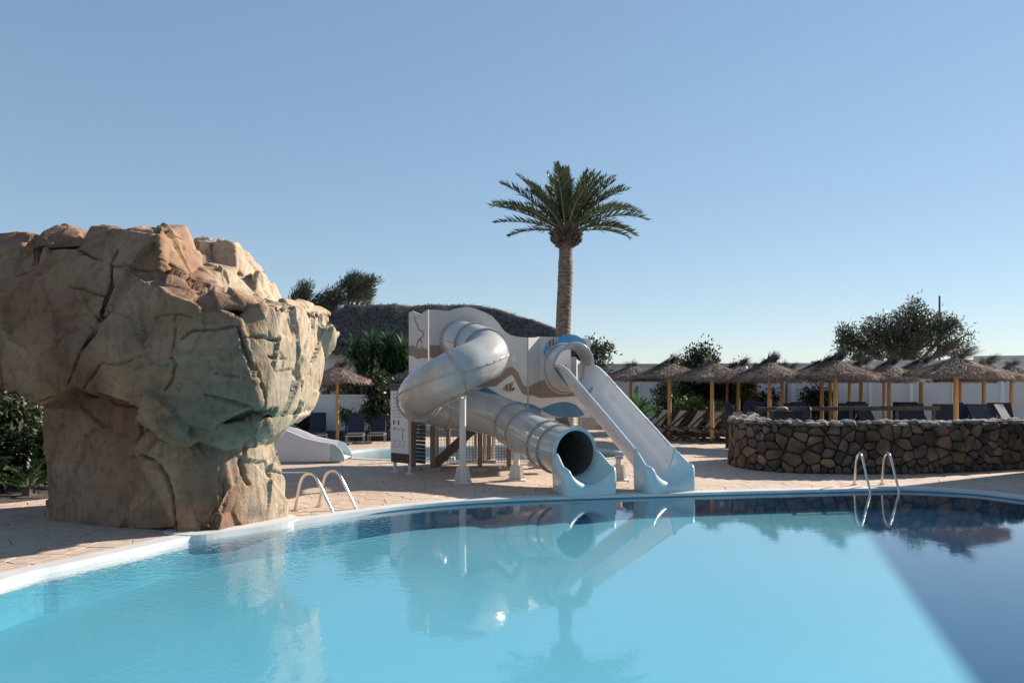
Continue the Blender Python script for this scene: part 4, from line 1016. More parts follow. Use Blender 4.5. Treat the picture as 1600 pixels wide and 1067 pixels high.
# ================================================================== THATCHED BUILDING
hut = empty('thatched_building', (-3.4, 32, 0)); tag(hut, 'low building with big dark grey thatched roof behind the play tower', 'building')
ZE, ZR = 3.45, 5.18
ex0, ex1, ey0, ey1 = -9.4, 3.3, 30.5, 36.5
rx0, rx1, ry = -6.35, -1.9, 32.0
nx, ny = 150, 60
def roof_z(x, y):
    fx = 1.0
    if x > rx1: fx = 1 - ((x - rx1) / (ex1 - rx1)) ** 1.35
    if x < rx0: fx = 1 - ((rx0 - x) / (rx0 - ex0)) ** 1.5
    fy = 1 - abs(y - ry) / (ry - ey0 if y < ry else ey1 - ry)
    v = min(fx * 1.02, 1 - (1 - fy) ** 1.25)
    z = ZE + (ZR - ZE) * max(0, v)
    return z + .06 * mnoise.fractal(Vector((x * 1.3, y * 1.3, z)), 1, 2, 4)
vs = []
for j in range(ny + 1):
    for i in range(nx + 1):
        x = ex0 + (ex1 - ex0) * i / nx; y = ey0 + (ey1 - ey0) * j / ny; vs.append((x, y, roof_z(x, y)))
fs = [(j * (nx + 1) + i, j * (nx + 1) + i + 1, (j + 1) * (nx + 1) + i + 1, (j + 1) * (nx + 1) + i) for j in range(ny) for i in range(nx)]
NVt = len(vs)
per = [i for i in range(nx + 1)] + [j * (nx + 1) + nx for j in range(1, ny + 1)] + [ny * (nx + 1) + i for i in range(nx - 1, -1, -1)] + [j * (nx + 1) for j in range(ny - 1, 0, -1)]
vs += [(vs[i][0] * .99 - .02, vs[i][1] + (.1 if vs[i][1] < 30 else -.1), ZE - .42 + .05 * math.sin(i * 1.7)) for i in per]
npz = len(per); fs += [(per[a], per[(a + 1) % npz], NVt + (a + 1) % npz, NVt + a) for a in range(npz)]
np_mesh('thatch_roof', vs, fs, m_thatch, hut)
mb = MB()
for q in range(2600):                                  # loose straw ends
    x, y = prng.uniform(ex0, ex1), prng.uniform(ey0, ry + .6); z = roof_z(x, y); dn = Vector((.15 * prng.normal() + (.5 if x > rx1 else -.4 if x < rx0 else 0), -.8, -.15 + .25 * prng.random())).normalized()
    l_ = prng.uniform(.12, .35); s_ = Vector((.012, 0, .004)); p = Vector((x, y, z + .01)); mb.add([p - s_, p + s_, p + dn * l_ + Vector((0, 0, .05))], [(0, 1, 2)])
tag(mb.build('loose_straw', m_thatch, hut), kind='stuff')
mb = MB(); mb.box((-3.2, 33.6, 1.6), (10.6, 5, 3.2)); mb.build('wall', m_white, hut)
for i in range(7):
    mb = MB(); mb.box((-8.1 + i * 1.6, 30.8, 1.6), (.22, .22, 3.2)); mb.build('column', m_white, hut)

# ================================================================== FAR WHITE WALL
fw = empty('boundary_wall', (8, 33, 0)); tag(fw, 'long white rendered boundary wall behind the parasols', 'wall')
segs = [((3.0, 35.0), (8.4, 34.2), 2.72), ((8.4, 34.2), (13.0, 33.4), 2.72), ((13.0, 33.4), (19.0, 31.6), 2.80), ((19.0, 31.6), (24.5, 29.4), 2.95), ((24.5, 29.4), (30, 27), 3.0)]
for a, b, h in segs:
    mb = MB(); a, b = Vector((*a, 0)), Vector((*b, 0)); mb.beam(a + Vector((0, 0, h / 2)), b + Vector((0, 0, h / 2)), .22, h); mb.build('wall_section', m_wallgrey, fw)
    t = (b - a).normalized(); nn = Vector((t.y, -t.x, 0)); k = int((b - a).length / 1.55)
    for i in range(k):
        p = a.lerp(b, (i + .5) / k) + nn * .125; mb = MB(); mb.box((p.x, p.y, h / 2), (.14, .09, h - .02), math.atan2(t.y, t.x)); mb.build('pilaster', m_white, fw)
    mb = MB(); mb.beam(a + Vector((0, 0, h + .04)), b + Vector((0, 0, h + .04)), .3, .08); mb.build('wall_cap', m_wallgrey, fw)

# white planter wall on the left
pw = empty('planter_wall', (-6, 26.5, 0)); tag(pw, 'low white garden wall behind the left parasol', 'wall')
mb = MB(); mb.box((-6.7, 26.9, .72), (4.4, .25, 1.44)); mb.build('wall_section', m_white, pw)
mb = MB(); mb.box((-4.0, 26.9, .56), (1.0, .25, 1.12)); mb.build('wall_section', m_white, pw)
mb = MB(); mb.box((-6.7, 26.9, 1.47), (4.5, .34, .06)); mb.build('wall_cap', m_white, pw)
mb = MB(); mb.box((-6.2, 25.4, .16), (5.6, .3, .32)); mb.build('kerb', m_stone2, pw)

# ================================================================== PLANTS
def leaf_cloud(seed, blobs, n, size, clump=.16, per=26, wind=None, shape=2.2, upb=.3):
    r = np.random.default_rng(seed); vol = np.array([b[3] * b[4] * b[5] for b in blobs]) ** .8; vol = vol / vol.sum(); V = []
    nc = max(1, n // per)
    which = r.choice(len(blobs), nc, p=vol); B = np.array(blobs)[which]
    d = r.normal(size=(nc, 3)); d /= np.linalg.norm(d, axis=1)[:, None]; rad = r.random(nc) ** .36
    C = B[:, :3] + d * B[:, 3:6] * rad[:, None] * (1 + .16 * r.normal(size=(nc, 1)))
    C = np.repeat(C, per, 0); out = np.repeat(d, per, 0); N = len(C)
    P = C + r.normal(size=(N, 3)) * clump * np.array([1, 1, .8])
    ax = r.normal(size=(N, 3)) + out * .7 + np.array([0, 0, upb])
    if wind is not None:
        ax = ax * .45 + np.array(wind) * 1.3; P = C + ax / np.linalg.norm(ax, axis=1)[:, None] * (r.random((N, 1)) * clump * 3.4) + r.normal(size=(N, 3)) * clump * .35
    ax /= np.linalg.norm(ax, axis=1)[:, None]
    s_ = np.cross(ax, r.normal(size=(N, 3))); s_ /= np.linalg.norm(s_, axis=1)[:, None] + 1e-9
    L_ = size * (.7 + .6 * r.random((N, 1))); Wd = L_ / shape * .5
    A = P; Bv = P + ax * L_ * .45 + s_ * Wd; Cv = P + ax * L_; Dv = P + ax * L_ * .45 - s_ * Wd
    V = np.stack([A, Bv, Cv, Dv], 1).reshape(-1, 3); V[:, 2] = np.maximum(V[:, 2], .015); Fq = np.arange(N * 4).reshape(-1, 4)
    return V, Fq
def plant(name, label, cat, loc, blobs, n, size, mat, trunk=None, group=None, seed=1, clump=.16, per=26, wind=None, shape=2.2, crown='crown', flowers=0):
    """blobs relative to loc"""
    root = empty(name, loc); tag(root, label, cat, group)
    V, Fq = leaf_cloud(seed, blobs, n, size, clump, per, wind, shape); np_mesh(crown, V, Fq, mat, root, world=False)
    r = random.Random(seed); mb = MB(); tr_ = trunk or .05; big = max(b[2] for b in blobs)
    z0 = min(b[2] for b in blobs)
    mb.tube([Vector(loc), Vector(loc) + Vector((.03, 0, z0 * .6 + .1)), Vector(loc) + Vector((.0, .02, z0 + .1))], [tr_, tr_ * .8, tr_ * .65], 8)
    for b in blobs:
        e = Vector(loc) + Vector(b[:3]); s0 = Vector(loc) + Vector((0, 0, z0 * .6 + .05)); mid = s0.lerp(e, .5) + Vector((r.uniform(-.1, .1), r.uniform(-.1, .1), .05))
        mb.tube([s0, mid, e], [tr_ * .6, tr_ * .4, tr_ * .15], 6)
        for _ in range(5):
            q = e + Vector((r.uniform(-1, 1) * b[3], r.uniform(-1, 1) * b[4], r.uniform(-.5, 1) * b[5])) * .75; mb.tube([mid, mid.lerp(q, .6) + Vector((0, 0, .05)), q], [tr_ * .3, tr_ * .2, tr_ * .06], 5)
    mb.build('trunk', m_bark, root)
    if flowers:
        mbf = MB()
        for _ in range(flowers):
            b = r.choice(blobs); a = r.uniform(0, 6.28); c = Vector(loc) + Vector((b[0] + math.cos(a) * b[3] * .8, b[1] - abs(math.sin(a)) * b[4], b[2] + r.uniform(-.2, .9) * b[5]))
            for k in range(4): mbf.box(c + Vector((r.uniform(-.03, .03), r.uniform(-.03, .03), r.uniform(-.03, .03))), (.05, .012, .05), r.uniform(0, 3))
        mbf.build('flowers', m_flower, root)
    return root
def at(px, d, z=0): return ((px - CX) * d / F, d, z)
def blob(px, py, d, rx, ry, rz, loc): p = W(px, py, d); return (p.x - loc[0], p.y - loc[1], p.z - loc[2], rx, ry, rz)
# wind-swept trees behind the thatch, left
L1 = at(520, 41); plant('wind_swept_tree', 'wind-swept dark tree leaning right above the thatched roof', 'tree', L1,
      [blob(505, 478, 41, .7, .8, .5, L1), blob(530, 462, 41, .75, .8, .55, L1), blob(552, 452, 41, .65, .7, .6, L1), blob(568, 448, 41, .55, .7, .4, L1), blob(560, 468, 41, .6, .7, .45, L1), blob(495, 490, 41, .8, .8, .5, L1)], 9000, .24, m_leafg, .16, 'trees behind the pool area', 31, .13, 24, (.75, 0, .55), 7)
L1 = at(468, 41); plant('wind_swept_tree', 'small wind-swept dark tree just right of the rock top', 'tree', L1,
      [blob(466, 470, 41, .42, .5, .45, L1), blob(474, 458, 41, .32, .4, .4, L1), blob(460, 485, 41, .5, .5, .5, L1)], 3000, .24, m_leafg, .10, 'trees behind the pool area', 32, .12, 24, (.6, 0, .7), 7)
# right-hand trees
L1 = at(1415, 39); plant('broad_tree', 'broad dark feathery tree above the parasols on the right', 'tree', L1,
      [blob(1345, 545, 39, 1.0, 1.0, 1.0, L1), blob(1322, 528, 39, .35, .5, .6, L1), blob(1375, 520, 39, .9, 1, .8, L1), blob(1420, 500, 39, .75, 1, .7, L1), blob(1428, 480, 39, .3, .5, .4, L1), blob(1450, 515, 39, 1.0, 1, .85, L1), blob(1415, 540, 39, 1.5, 1.2, .8, L1), blob(1482, 510, 39, .6, .8, .4, L1), blob(1490, 540, 39, .9, 1, .45, L1), blob(1512, 522, 39, .25, .4, .2, L1)], 17000, .22, m_leafg, .2, 'trees behind the pool area', 33, .17, 30, None, 4.5)
L1 = at(1088, 31.5); plant('bushy_tree', 'rounded dark green tree behind the second and third parasol', 'tree', L1,
      [blob(1088, 575, 31.5, .85, .8, .75, L1), blob(1092, 553, 31.5, .35, .5, .35, L1), blob(1105, 600, 31.5, 1.1, .9, .75, L1), blob(1060, 615, 31.5, .75, .8, .75, L1), blob(1120, 625, 31.5, .8, .8, .7, L1), blob(1150, 600, 32, .6, .6, .7, L1)], 12000, .15, m_leafd, .12, 'trees behind the pool area', 34, .15, 30)
L1 = at(940, 33); plant('thin_tree', 'thin loose-leaved tree right behind the open slide', 'tree', L1,
      [blob(930, 560, 33, .5, .6, .6, L1), blob(945, 548, 33, .4, .5, .35, L1), blob(928, 535, 33, .16, .3, .4, L1), blob(935, 590, 33, .5, .6, .7, L1)], 1700, .16, m_leafg, .06, 'trees behind the pool area', 35, .14, 12)
L1 = at(1400, 34); plant('dark_hedge', 'dark hedge in shade under the right-hand parasols', 'hedge', L1,
      [blob(1360, 618, 34, .9, .6, 1.0, L1), blob(1395, 610, 34, .9, .6, 1.1, L1), blob(1430, 622, 34, .8, .6, .9, L1)], 8000, .16, m_leafd, .06, None, 36, .15, 30)
SH = 'shrubs along the boundary wall'
for px, py, d, rx, rz, n, sz, mt, lab, fl_ in ((1042, 625, 29.5, .45, .75, 2600, .12, m_leafg, 'grey-green shrub left of the flowering bush', 0), (1076, 645, 28.5, .75, .6, 4200, .11, m_leafl, 'light green flowering bush behind the deck chairs', 26),
        (1122, 648, 28.0, .42, .45, 2200, .10, m_leafl, 'small light green bush right of the flowering bush', 4), (1163, 625, 30.5, .5, .65, 2600, .13, m_leafl, 'light green bush behind the fifth parasol pole', 5),
        (1167, 607, 31.5, .3, .45, 1200, .12, m_leafd, 'dark round shrub against the white wall', 0), (1188, 632, 30.5, .55, .4, 1500, .11, m_leafd, 'low dark shrub with red flowers by the white wall', 24),
        (1208, 622, 31, .22, .4, 800, .12, m_leafd, 'narrow dark shrub beside the white wall', 0), (1270, 624, 31.3, .55, .5, 2200, .12, m_leafd, 'round dark shrub in front of the white wall', 0), (1292, 628, 31.3, .35, .4, 1200, .12, m_leafd, 'smaller dark shrub right of the round one', 0)):
    L1 = at(px, d); z = W(px, py, d).z
    plant('shrub', lab, 'shrub', L1, [(0, 0, max(z, rz), rx, rx * .8, rz), (rx * .3, 0, max(z * .5, .3), rx * .9, rx * .7, max(.3, z * .5))], n, sz, mt, .04, SH, int(px), .10, 22, None, 2.2, 'crown', fl_)
# left-hand shrubs
L1 = at(592, 25.5); plant('shrub', 'tall dark leafy shrub between planter wall and info sign', 'shrub', L1, [(0, 0, 1.6, .26, .4, .65), (.05, 0, .8, .28, .4, .6), (-.15, 0, 1.1, .22, .3, .45)], 3400, .14, m_leafd, .05, 'garden shrubs on the left', 51, .11, 24)
L1 = at(628, 26.5); plant('shrub', 'bright green leafy shrub behind the info sign', 'shrub', L1, [(0, 0, 1.75, .7, .5, .32), (.2, 0, 1.0, .6, .5, .7)], 2200, .14, m_leafl, .05, 'garden shrubs on the left', 52, .10, 24)
L1 = at(512, 27.6); plant('shrub', 'yellowish shrub on top of the white planter wall', 'shrub', L1, [(0, 0, 1.75, .35, .3, .28), (.8, 0, 1.6, .5, .3, .22)], 1600, .12, m_dry, .04, 'garden shrubs on the left', 53, .09, 22)
L1 = at(565, 27.8); plant('shrub', 'dark shrub above the white planter wall', 'shrub', L1, [(0, 0, 1.8, .7, .4, .3), (-.6, 0, 1.7, .3, .3, .3)], 1700, .15, m_leafd, .04, 'garden shrubs on the left', 54, .10, 22)
L1 = at(540, 25.9); plant('shrub', 'young shrub right beside the left parasol pole', 'shrub', L1, [(0, 0, .75, .15, .2, .35), (.55, .1, .7, .22, .2, .3)], 500, .15, m_leafl, .04, 'garden shrubs on the left', 55, .09, 18)
L1 = at(478, 26.2); plant('shrub', 'low dark shrub under the overhang of the rock', 'shrub', L1, [(0, 0, .5, .4, .3, .35)], 1000, .14, m_leafd, .04, 'garden shrubs on the left', 56, .09, 22)
# shrub bed at far left, behind the rock
L1 = at(20, 13.3); plant('shrub', 'dark leafy shrub at the left edge under the rock', 'shrub', L1, [(0, 0, .9, .8, .6, .75), (-.9, .3, 1.2, .9, .7, .9), (.7, .3, .6, .5, .5, .5)], 9000, .13, m_leafd, .06, 'garden shrubs on the left', 57, .10, 24)
def cycad(name, label, px, d, n, ln, mat, seed, z=0.0, group=None, el=(15, 75), wid=.75, dens=40):
    r = random.Random(seed); root = empty(name, at(px, d)); tag(root, label, 'palm', group)
    mb = MB(); mb.tube([Vector(at(px, d)), Vector(at(px, d, z + .15))], [.11, .09], 10); mb.build('stem', m_bark, root)
    for q in range(n):
        add_frond(root, Vector(at(px, d, z + .12)), 2 * math.pi * q / n + r.uniform(-.2, .2), R(r.uniform(*el)), ln * r.uniform(.8, 1.1), R(r.uniform(30, 70)), seed * 50 + q, mat, m_rachis, dens, .012, wid)
cycad('cycad', 'low cycad with feathery fronds left of the rock stem', 45, 12.6, 14, .95, m_yucca, 7)
cycad('cycad', 'second cycad partly cut by the left picture edge', -10, 12.9, 13, 1.0, m_yucca, 8)
cycad('fan_bush', 'bright green leafy palm bush right of the open slide', 992, 28.3, 22, 1.35, m_leafb, 9, .3, None, (30, 85), .9, 30)
# yuccas in front of the thatched building
def yucca(px, d, ht, heads, label, seed):
    r = random.Random(seed); root = empty('yucca', at(px, d)); tag(root, label, 'yucca', 'yuccas in front of the thatched building'); B0 = Vector(at(px, d))
    for hx, hz, hr in heads:
        top_ = B0 + Vector((hx, r.uniform(-.3, .3), hz)); mb = MB(); mb.tube(catmull([B0 + Vector((hx * .3, 0, 0)), B0 + Vector((hx * .5, 0, hz * .5)), top_], 6), [.10 - .003 * k for k in range(13)], 8); mb.build('trunk', m_bark, root)
        V, Fq = [], []
        for q in range(210):
            a = r.uniform(0, 6.283); e = math.asin(r.uniform(-.75, 1)); d_ = Vector((math.cos(a) * math.cos(e), math.sin(a) * math.cos(e), math.sin(e))); L_ = hr * r.uniform(.8, 1.15)
            s_ = d_.cross(Vector((0, 0, 1)) if abs(d_.z) < .95 else Vector((1, 0, 0))).normalized() * .030; c = top_ + Vector((0, 0, r.uniform(-.35, .2))); m_ = c + d_ * L_ * .55 + Vector((0, 0, .03)); t_ = c + d_ * L_ - Vector((0, 0, .10 * L_))
            b = len(V); V += [c - s_ * .6, c + s_ * .6, m_ + s_, m_ - s_, t_]; Fq += [(b, b + 1, b + 2), (b, b + 2, b + 3), (b + 3, b + 2, b + 4)]
        np_mesh('leaf_head', [tuple(v) for v in V], Fq, m_yucca, root)
yucca(580, 27.2, 3, [(-.55, 2.9, .72), (.05, 3.15, .75), (.6, 2.85, .7), (-.2, 2.35, .7), (.4, 2.3, .7)], 'dense dark green yucca clump left of the play tower', 3)
yucca(622, 27.4, 3, [(-.3, 3.15, .72), (.25, 3.0, .72), (0, 2.4, .72), (.45, 2.35, .7)], 'yucca clump touching the play tower', 4)
yucca(528, 28.2, 2, [(.1, 2.0, .55)], 'single small yucca beside the rock', 5)

# ================================================================== PARASOLS
def make_parasol(seed, swoop):
    r = np.random.default_rng(seed); root = empty('thatched_parasol', (0, 0, 0))
    mb = MB(); mb.tube([(0, 0, 0), (0, 0, 1.2), (.01, 0, 2.62)], [.064, .062, .056], 14); mb.build('pole', m_pole, root, smooth=True, auto=50)
    Rr, ze, za = 1.22, 2.12, 2.60; seg, rn = 72, 10; vs = []
    ph = r.uniform(0, 6.28)
    def surf(f, th): # f 0 apex .. 1 edge
        rr = Rr * f * (1 + .035 * math.sin(th * 5 + ph) + .02 * math.sin(th * 11)); z = za - (za - ze) * (f ** .93) - .03 * math.sin(f * 3.14) + .025 * math.sin(th * 3 + ph) * f
        return Vector((rr * math.cos(th), rr * math.sin(th), z))
    for lay in (0, -.10):
        for i in range(rn + 1):
            for k in range(seg):
                p = surf(i / rn, 2 * math.pi * k / seg); p.z += lay * min(1, i / rn * 2) + .012 * r.normal() * (i / rn); vs.append(tuple(p))
    Bq = (rn + 1) * seg
    fs = [(i * seg + k, i * seg + (k + 1) % seg, (i + 1) * seg + (k + 1) % seg, (i + 1) * seg + k) for i in range(rn) for k in range(seg)]
    fs += [(Bq + i * seg + (k + 1) % seg, Bq + i * seg + k, Bq + (i + 1) * seg + k, Bq + (i + 1) * seg + (k + 1) % seg) for i in range(rn) for k in range(seg)]
    fs += [(rn * seg + k, rn * seg + (k + 1) % seg, Bq + rn * seg + (k + 1) % seg, Bq + rn * seg + k) for k in range(seg)]
    mb = MB(); mb.add(vs, fs); roof = mb.build('thatch_roof', m_straw, root)
    V, Fq = [], []
    for q in range(2600):                              # single stalks
        th = r.uniform(0, 6.283); f0 = r.random() ** .6 * .93; f1 = min(1.06, f0 + r.uniform(.1, .28)); a, b = surf(f0, th), surf(f1, th + r.normal() * .05)
        a.z += .006; b.z += r.uniform(.0, .09); t = Vector((-math.sin(th), math.cos(th), 0)) * .010; k = len(V); V += [a - t, a + t, b + t * .4, b - t * .4]; Fq.append((k, k + 1, k + 2, k + 3))
    for q in range(1100):                              # fringe
        th = r.uniform(0, 6.283); a = surf(.99, th) - Vector((0, 0, r.uniform(0, .09))); d = Vector((math.cos(th), math.sin(th), -r.uniform(.1, 1.0))).normalized(); b = a + d * r.uniform(.05, .2); t = Vector((-math.sin(th), math.cos(th), 0)) * .010; k = len(V); V += [a - t, a + t, b + t * .3, b - t * .3]; Fq.append((k, k + 1, k + 2, k + 3))
    st_ = np_mesh('straw', [tuple(v) for v in V], Fq, m_straw, root); st_.parent = roof; tag(st_, kind='stuff')
    V, Fq = [], []
    for (h0, az, el, L0, n_) in swoop:                  # wind-blown tufts and lifted ridges
        for q in range(n_):
            c = Vector((r.normal() * .06, r.normal() * .06, za - .1 + h0)); a = az + r.normal() * .22; e = el + r.normal() * .18; d = Vector((math.cos(a) * math.cos(e), math.sin(a) * math.cos(e), math.sin(e))); L_ = L0 * r.uniform(.6, 1.1)
            m_ = c + d * L_ * .5; t_ = m_ + (d + Vector((0, 0, -.35 * r.random()))).normalized() * L_ * .5; s_ = Vector((-d.y, d.x, .2)).normalized() * .012
            k = len(V); V += [c - s_, c + s_, m_ + s_, m_ - s_, t_]; Fq += [(k, k + 1, k + 2), (k, k + 2, k + 3), (k + 3, k + 2, k + 4)]
    np_mesh('tuft', [tuple(v) for v in V], Fq, m_straw_dark, root)
    mb = MB()
    for k in range(8):
        a = 2 * math.pi * k / 8; mb.beam((0, 0, 2.42), (math.cos(a) * 1.05, math.sin(a) * 1.05, 2.10), .035, .035)
    mb.build('rafters', m_pole, root)
    if swoop[0][4] > 150:                              # lifted ridge on the windward side
        V, Fq = [], []
        for q in range(260):
            f = r.uniform(.05, .85); th = math.pi + r.normal() * .10; a = surf(f, th) + Vector((0, 0, .02)); b = surf(max(0, f - .2), th + r.normal() * .1) + Vector((0, 0, .10 * (1 - f) + .02 + .03 * r.random())); s_ = Vector((0, .012, 0)); k = len(V); V += [a - s_, a + s_, b + s_, b - s_]; Fq.append((k, k + 1, k + 2, k + 3))
        np_mesh('lifted_ridge', [tuple(v) for v in V], Fq, m_straw_dark, root)
    return root
protos = [make_parasol(71, [(0, math.pi * .05, .9, .5, 190), (0, math.pi * .9, .7, .3, 60)]), make_parasol(72, [(0, .15, .5, .75, 140), (0, 1.9, 1.2, .35, 60)]),
          make_parasol(73, [(0, 2.8, .9, .35, 110), (0, .2, .8, .4, 80)]), make_parasol(74, [(0, .1, .65, .6, 190), (0, 3.3, .6, .3, 50)])]
pk = [children(p) for p in protos]
ordn = ['first', 'second', 'third', 'fourth', 'fifth', 'sixth', 'seventh', 'eighth', 'ninth', 'tenth', 'eleventh', 'twelfth', 'thirteenth', 'fourteenth', 'fifteenth', 'sixteenth', 'seventeenth', 'eighteenth', 'nineteenth', 'twentieth', 'twenty-first']
plist = [(985, 27.6, 2), (1046, 26.0, 0), (1112.5, 24.3, 2), (1136, 30.5, 1), (1153.5, 28.0, 3), (1181, 30.5, 1), (1202, 23.4, 0), (1222, 27.0, 2), (1229, 31.0, 1), (1284, 27.2, 3), (1297, 30.6, 2), (1305, 22.6, 0), (1327, 30.2, 1), (1345, 26.8, 3), (1381, 29.6, 2), (1389, 24.6, 0), (1439, 25.6, 3), (1493.5, 21.2, 1), (1500, 26.8, 2), (1537, 25.0, 1), (1580, 26.6, 2)]
used = [False] * 4
def place_parasol(px, d, kind, label, rz, sc_=1.0):
    if not used[kind]: o = protos[kind]; used[kind] = True
    else: o = copy_tree(protos[kind], None, pk[kind])
    o.location = at(px, d); o.rotation_euler = (0, 0, rz); o.scale = (sc_, sc_, 1 + (sc_ - 1) * .4); tag(o, label, 'parasol', 'thatched parasols'); return o
rng = random.Random(9)
for q, (px, d, kd) in enumerate(plist):
    where = 'directly right of the open slide' if q == 0 else 'among those right of the slides'
    near_ = 'large near ' if d < 24.5 else ''
    place_parasol(px, d, kd, f'{near_}straw parasol, {ordn[q]} pole from left {where}', rng.uniform(-.5, .5), rng.uniform(.90, 1.05))
place_parasol(527, 24.3, 1, 'straw parasol left of the play tower beside the rock', 0, .86)
place_parasol(652, 27.0, 3, 'straw parasol mostly hidden behind the info sign', 2.0, .95)

# ================================================================== SUN LOUNGERS (navy sling, grey frame)
def make_lounger():
    root = empty('sun_lounger', (0, 0, 0))              # head towards +y, foot towards -y
    mb = MB()
    for x in (-.32, .32): mb.beam((x, -1.0, .34), (x, .35, .34), .04, .05)
    mb.beam((-.32, -1.0, .34), (.32, -1.0, .34), .04, .05); mb.beam((-.32, .35, .34), (.32, .35, .34), .04, .05); mb.build('frame', m_alu, root)
    for x, y in ((-.32, -.8), (.32, -.8), (-.32, .3), (.32, .3)):
        mb = MB(); mb.beam((x, y, 0), (x, y * .97, .34), .04, .04); mb.build('leg', m_alu, root)
    mb = MB(); mb.box((0, -.45, .385), (.60, 1.12, .05)); mb.build('seat', m_navy, root)
    a = R(62); mb = MB(); c = Vector((0, .12 + math.cos(a) * .42, .38 + math.sin(a) * .42)); mb.box(c, (.62, .86, .06), m=Matrix.Rotation(a, 3, 'X')); mb.build('backrest', m_navy, root)
    mb = MB()
    for x in (-.30, .30): mb.beam((x, .12 + math.cos(a) * .6, .38 + math.sin(a) * .55), (x, .62, .3), .03, .03)
    mb.build('back_strut', m_alu, root)
    return root
lg0 = make_lounger(); lk = children(lg0); first = [True]
def lounger(px, d, rz, label, sc_=1.0):
    o = lg0 if first[0] else copy_tree(lg0, None, lk); first[0] = False
    o.location = at(px, d); o.rotation_euler = (0, 0, rz); o.scale = (sc_, sc_, sc_); tag(o, label, 'sun lounger', 'navy sun loungers'); return o
lounger(497, 24.6, .25, 'navy sun lounger nearest the rock, left of the left parasol pole', .82); lounger(556, 24.2, .15, 'navy sun lounger right of the left parasol pole', .82); lounger(590, 24.8, .1, 'navy sun lounger in front of the tall dark shrub', .78)
xs = [(1161, 25.6), (1176, 26.2), (1250, 23.6), (1268, 25.8), (1330, 23.8), (1352, 26.0), (1370, 23.4), (1412, 25.4), (1425, 23.0), (1455, 25.8), (1478, 22.6), (1510, 22.8), (1528, 24.8), (1548, 22.4), (1572, 24.4), (1592, 22.6)]
for q, (px, d) in enumerate(xs):
    lounger(px, d, rng.uniform(-.5, .2) + (.9 if q % 3 == 0 else 0), f'dark navy sun lounger behind the stone wall, {ordn[q]} from left', 1.1)

# ================================================================== WOODEN DECK CHAIRS
def make_deckchair():
    root = empty('deck_chair', (0, 0, 0)); W2 = .29       # sitter faces -x
    for y in (-W2, W2):
        mb = MB(); mb.beam((-.62, y, .02), (.62, y, .98), .03, .055); mb.build('long_rail', m_cwood, root)
        mb = MB(); mb.beam((.70, y * .88, .02), (-.55, y * .88, .48), .03, .05); mb.build('short_rail', m_cwood, root)
        mb = MB(); mb.beam((.42, y * 1.1, .80), (.74, y * 1.1, .16), .025, .04); mb.build('prop_rail', m_cwood, root)
    for p in ((.62, .98), (-.55, .48), (.70, .03), (-.60, .04), (.74, .16)):
        mb = MB(); mb.beam((p[0], -W2 - .02, p[1]), (p[0], W2 + .02, p[1]), .035, .035); mb.build('cross_bar', m_cwood, root)
    pts = catmull([(.62, 0, .99), (.42, 0, .72), (.12, 0, .40), (-.15, 0, .30), (-.55, 0, .50)], 8); vs = []
    for p in pts: vs += [(p.x, -.25, p.z), (p.x, .25, p.z), (p.x + .006, .25, p.z - .012), (p.x + .006, -.25, p.z - .012)]
    mb = MB(); mb.add(vs, [(4 * i + a, 4 * i + (a + 1) % 4, 4 * i + 4 + (a + 1) % 4, 4 * i + 4 + a) for i in range(len(pts) - 1) for a in range(4)]); mb.build('sling', m_canvas, root, smooth=True, auto=40)
    return root
dc0 = make_deckchair(); dk_ = children(dc0)
for q, (px, d, rz, lab) in enumerate(((1018, 26.6, .35, 'wooden deck chair half hidden by the open slide'), (1044, 25.9, .32, 'wooden deck chair behind the second parasol pole'), (1073, 25.3, .35, 'wooden deck chair between the second and third parasol pole'),
                           (1100, 24.8, .33, 'wooden deck chair left of the third parasol pole'), (1128, 24.6, .3, 'wooden deck chair right of the third parasol pole'), (1150, 25.0, .3, 'wooden deck chair at the end of the dry-stone wall'))):
    o = dc0 if q == 0 else copy_tree(dc0, None, dk_); o.location = at(px, d); o.rotation_euler = (0, 0, rz); tag(o, lab, 'deck chair', 'wooden deck chairs')
# small metal tables behind the chairs
def table(px, d, label):
    root = empty('side_table', at(px, d)); tag(root, label, 'table', 'grey side tables'); b = Vector(at(px, d))
    mb = MB(); mb.box(b + Vector((0, 0, .58)), (.75, .6, .04)); mb.build('table_top', m_alu, root)
    for x in (-.33, .33):
        for y in (-.25, .25): mb = MB(); mb.beam(b + Vector((x, y, 0)), b + Vector((x, y, .56)), .03, .03); mb.build('leg', m_black, root)
table(1102, 27.2, 'low grey table behind the deck chairs, left'); table(1132, 26.9, 'low grey table behind the deck chairs, right')

# dark rail, post and bin behind the stone wall
rl = empty('wooden_rail', at(1325, 20.4)); tag(rl, 'dark wooden handrail running behind the stone wall', 'railing')
a, b = W(1183, 639, 20.6), W(1468, 637.5, 20.2)
mb = MB(); mb.beam(a, b, .10, .11); mb.build('top_rail', m_wood_dark, rl)
for f in (.02, .27, .52, .77, .97):
    p = a.lerp(b, f); mb = MB(); mb.beam((p.x, p.y + .01, 0), (p.x, p.y + .01, p.z - .06), .07, .07); mb.build('rail_post', m_wood_dark, rl)
bn = empty('waste_bin', at(1220, 18.6)); tag(bn, 'square black bin with bag behind the stone wall', 'bin'); c = Vector(at(1220, 18.6))
mb = MB(); mb.prism([c + Vector((-.23, -.2, 0)), c + Vector((.23, -.2, 0)), c + Vector((.21, .2, 0)), c + Vector((-.21, .2, 0))], (0, 0, 1.16)); mb.build('body', m_black, bn)
mb = MB(); mb.box(c + Vector((0, 0, 1.185)), (.48, .44, .04)); mb.build('rim', m_black, bn)
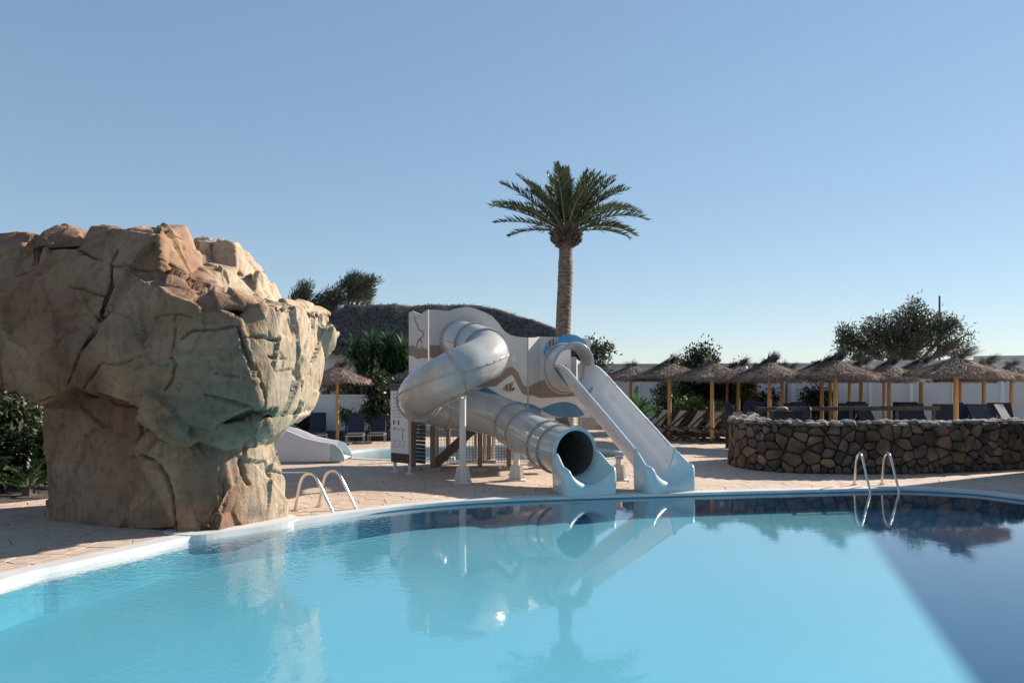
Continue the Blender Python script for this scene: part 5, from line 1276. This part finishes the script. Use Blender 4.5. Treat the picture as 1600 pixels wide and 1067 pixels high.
bmx = bmesh.new(); bmesh.ops.create_icosphere(bmx, subdivisions=2, radius=.14); mb = MB(); mb.add([Vector((v.co.x * 1.1, v.co.y, v.co.z * .5)) * (1 + .25 * mnoise.noise(v.co * 14)) + c + Vector((.03, 0, 1.24)) for v in bmx.verts], [tuple(v.index for v in f.verts) for f in bmx.faces]); bmx.free(); mb.build('bag', m_dry, bn)
for px, d, lab in ((1138, 22.2, 'short black post left of the stone wall'), (1262, 20.0, 'short black post behind the stone wall'), (1182, 22.0, 'black bollard behind the left part of the stone wall')):
    r_ = empty('bollard', at(px, d)); tag(r_, lab, 'bollard'); p = Vector(at(px, d)); mb = MB(); mb.tube([p, p + Vector((0, 0, 1.18))], .085, 12); mb.build('body', m_black, r_, smooth=True, auto=40); mb = MB(); mb.tube([p + Vector((0, 0, 1.18)), p + Vector((0, 0, 1.26))], [.1, .07], 12); mb.build('cap', m_black, r_, smooth=True, auto=40)
# thin mast above the broad tree
ms = empty('mast', at(1468, 40)); tag(ms, 'thin dark mast sticking out above the broad tree', 'mast'); p = Vector(at(1468, 40))
mb = MB(); mb.tube([p, p + Vector((0, 0, 4.6)), p + Vector((0, 0, 6.45))], [.07, .055, .045], 8); mb.build('shaft', m_wood_dark, ms)
mb = MB(); mb.tube([p + Vector((0, 0, 6.45)), p + Vector((0, 0, 6.5))], [.06, .03], 8); mb.build('finial', m_black, ms)

# ================================================================== POOL HOUSE right of the picture; its shadow falls over the pool
ph_c = Vector((12.3, 17.0, 0)); ang = R(16); ax = Vector((-math.sin(ang), -math.cos(ang), 0)); an = Vector((math.cos(ang), -math.sin(ang), 0)); HB = 3.62
hs = empty('pool_house', tuple(ph_c + ax * 10 + an * 3)); tag(hs, 'white pool house beyond the right edge that shades the pool', 'building')
P4 = [ph_c, ph_c + ax * 20, ph_c + ax * 20 + an * 6, ph_c + an * 6]
mb = MB(); mb.prism([p + Vector((0, 0, .0)) for p in P4], (0, 0, HB - .12)); mb.build('wall', m_white, hs)
mb = MB(); mb.prism([p + Vector((0, 0, HB - .118)) + o_ for p, o_ in zip(P4, (-ax * .1 - an * .1, ax * .1 - an * .1, ax * .1 + an * .1, -ax * .1 + an * .1))], (0, 0, .12)); mb.build('roof', m_white, hs)
for i in range(5):
    c = ph_c + ax * (2.2 + i * 3.8) - an * .02; w_ = ax * .6
    mb = MB(); mb.prism([c - w_ + Vector((0, 0, 1.0)), c + w_ + Vector((0, 0, 1.0)), c + w_ + Vector((0, 0, 2.3)), c - w_ + Vector((0, 0, 2.3))], an * .03); wn = mb.build('window', m_wood_dark, hs)
    mb = MB(); q = -an * .02; w2 = ax * .52; mb.prism([c - w2 + q + Vector((0, 0, 1.08)), c + w2 + q + Vector((0, 0, 1.08)), c + w2 + q + Vector((0, 0, 2.22)), c - w2 + q + Vector((0, 0, 2.22))], an * .012); mb.build('pane', m_black, hs)
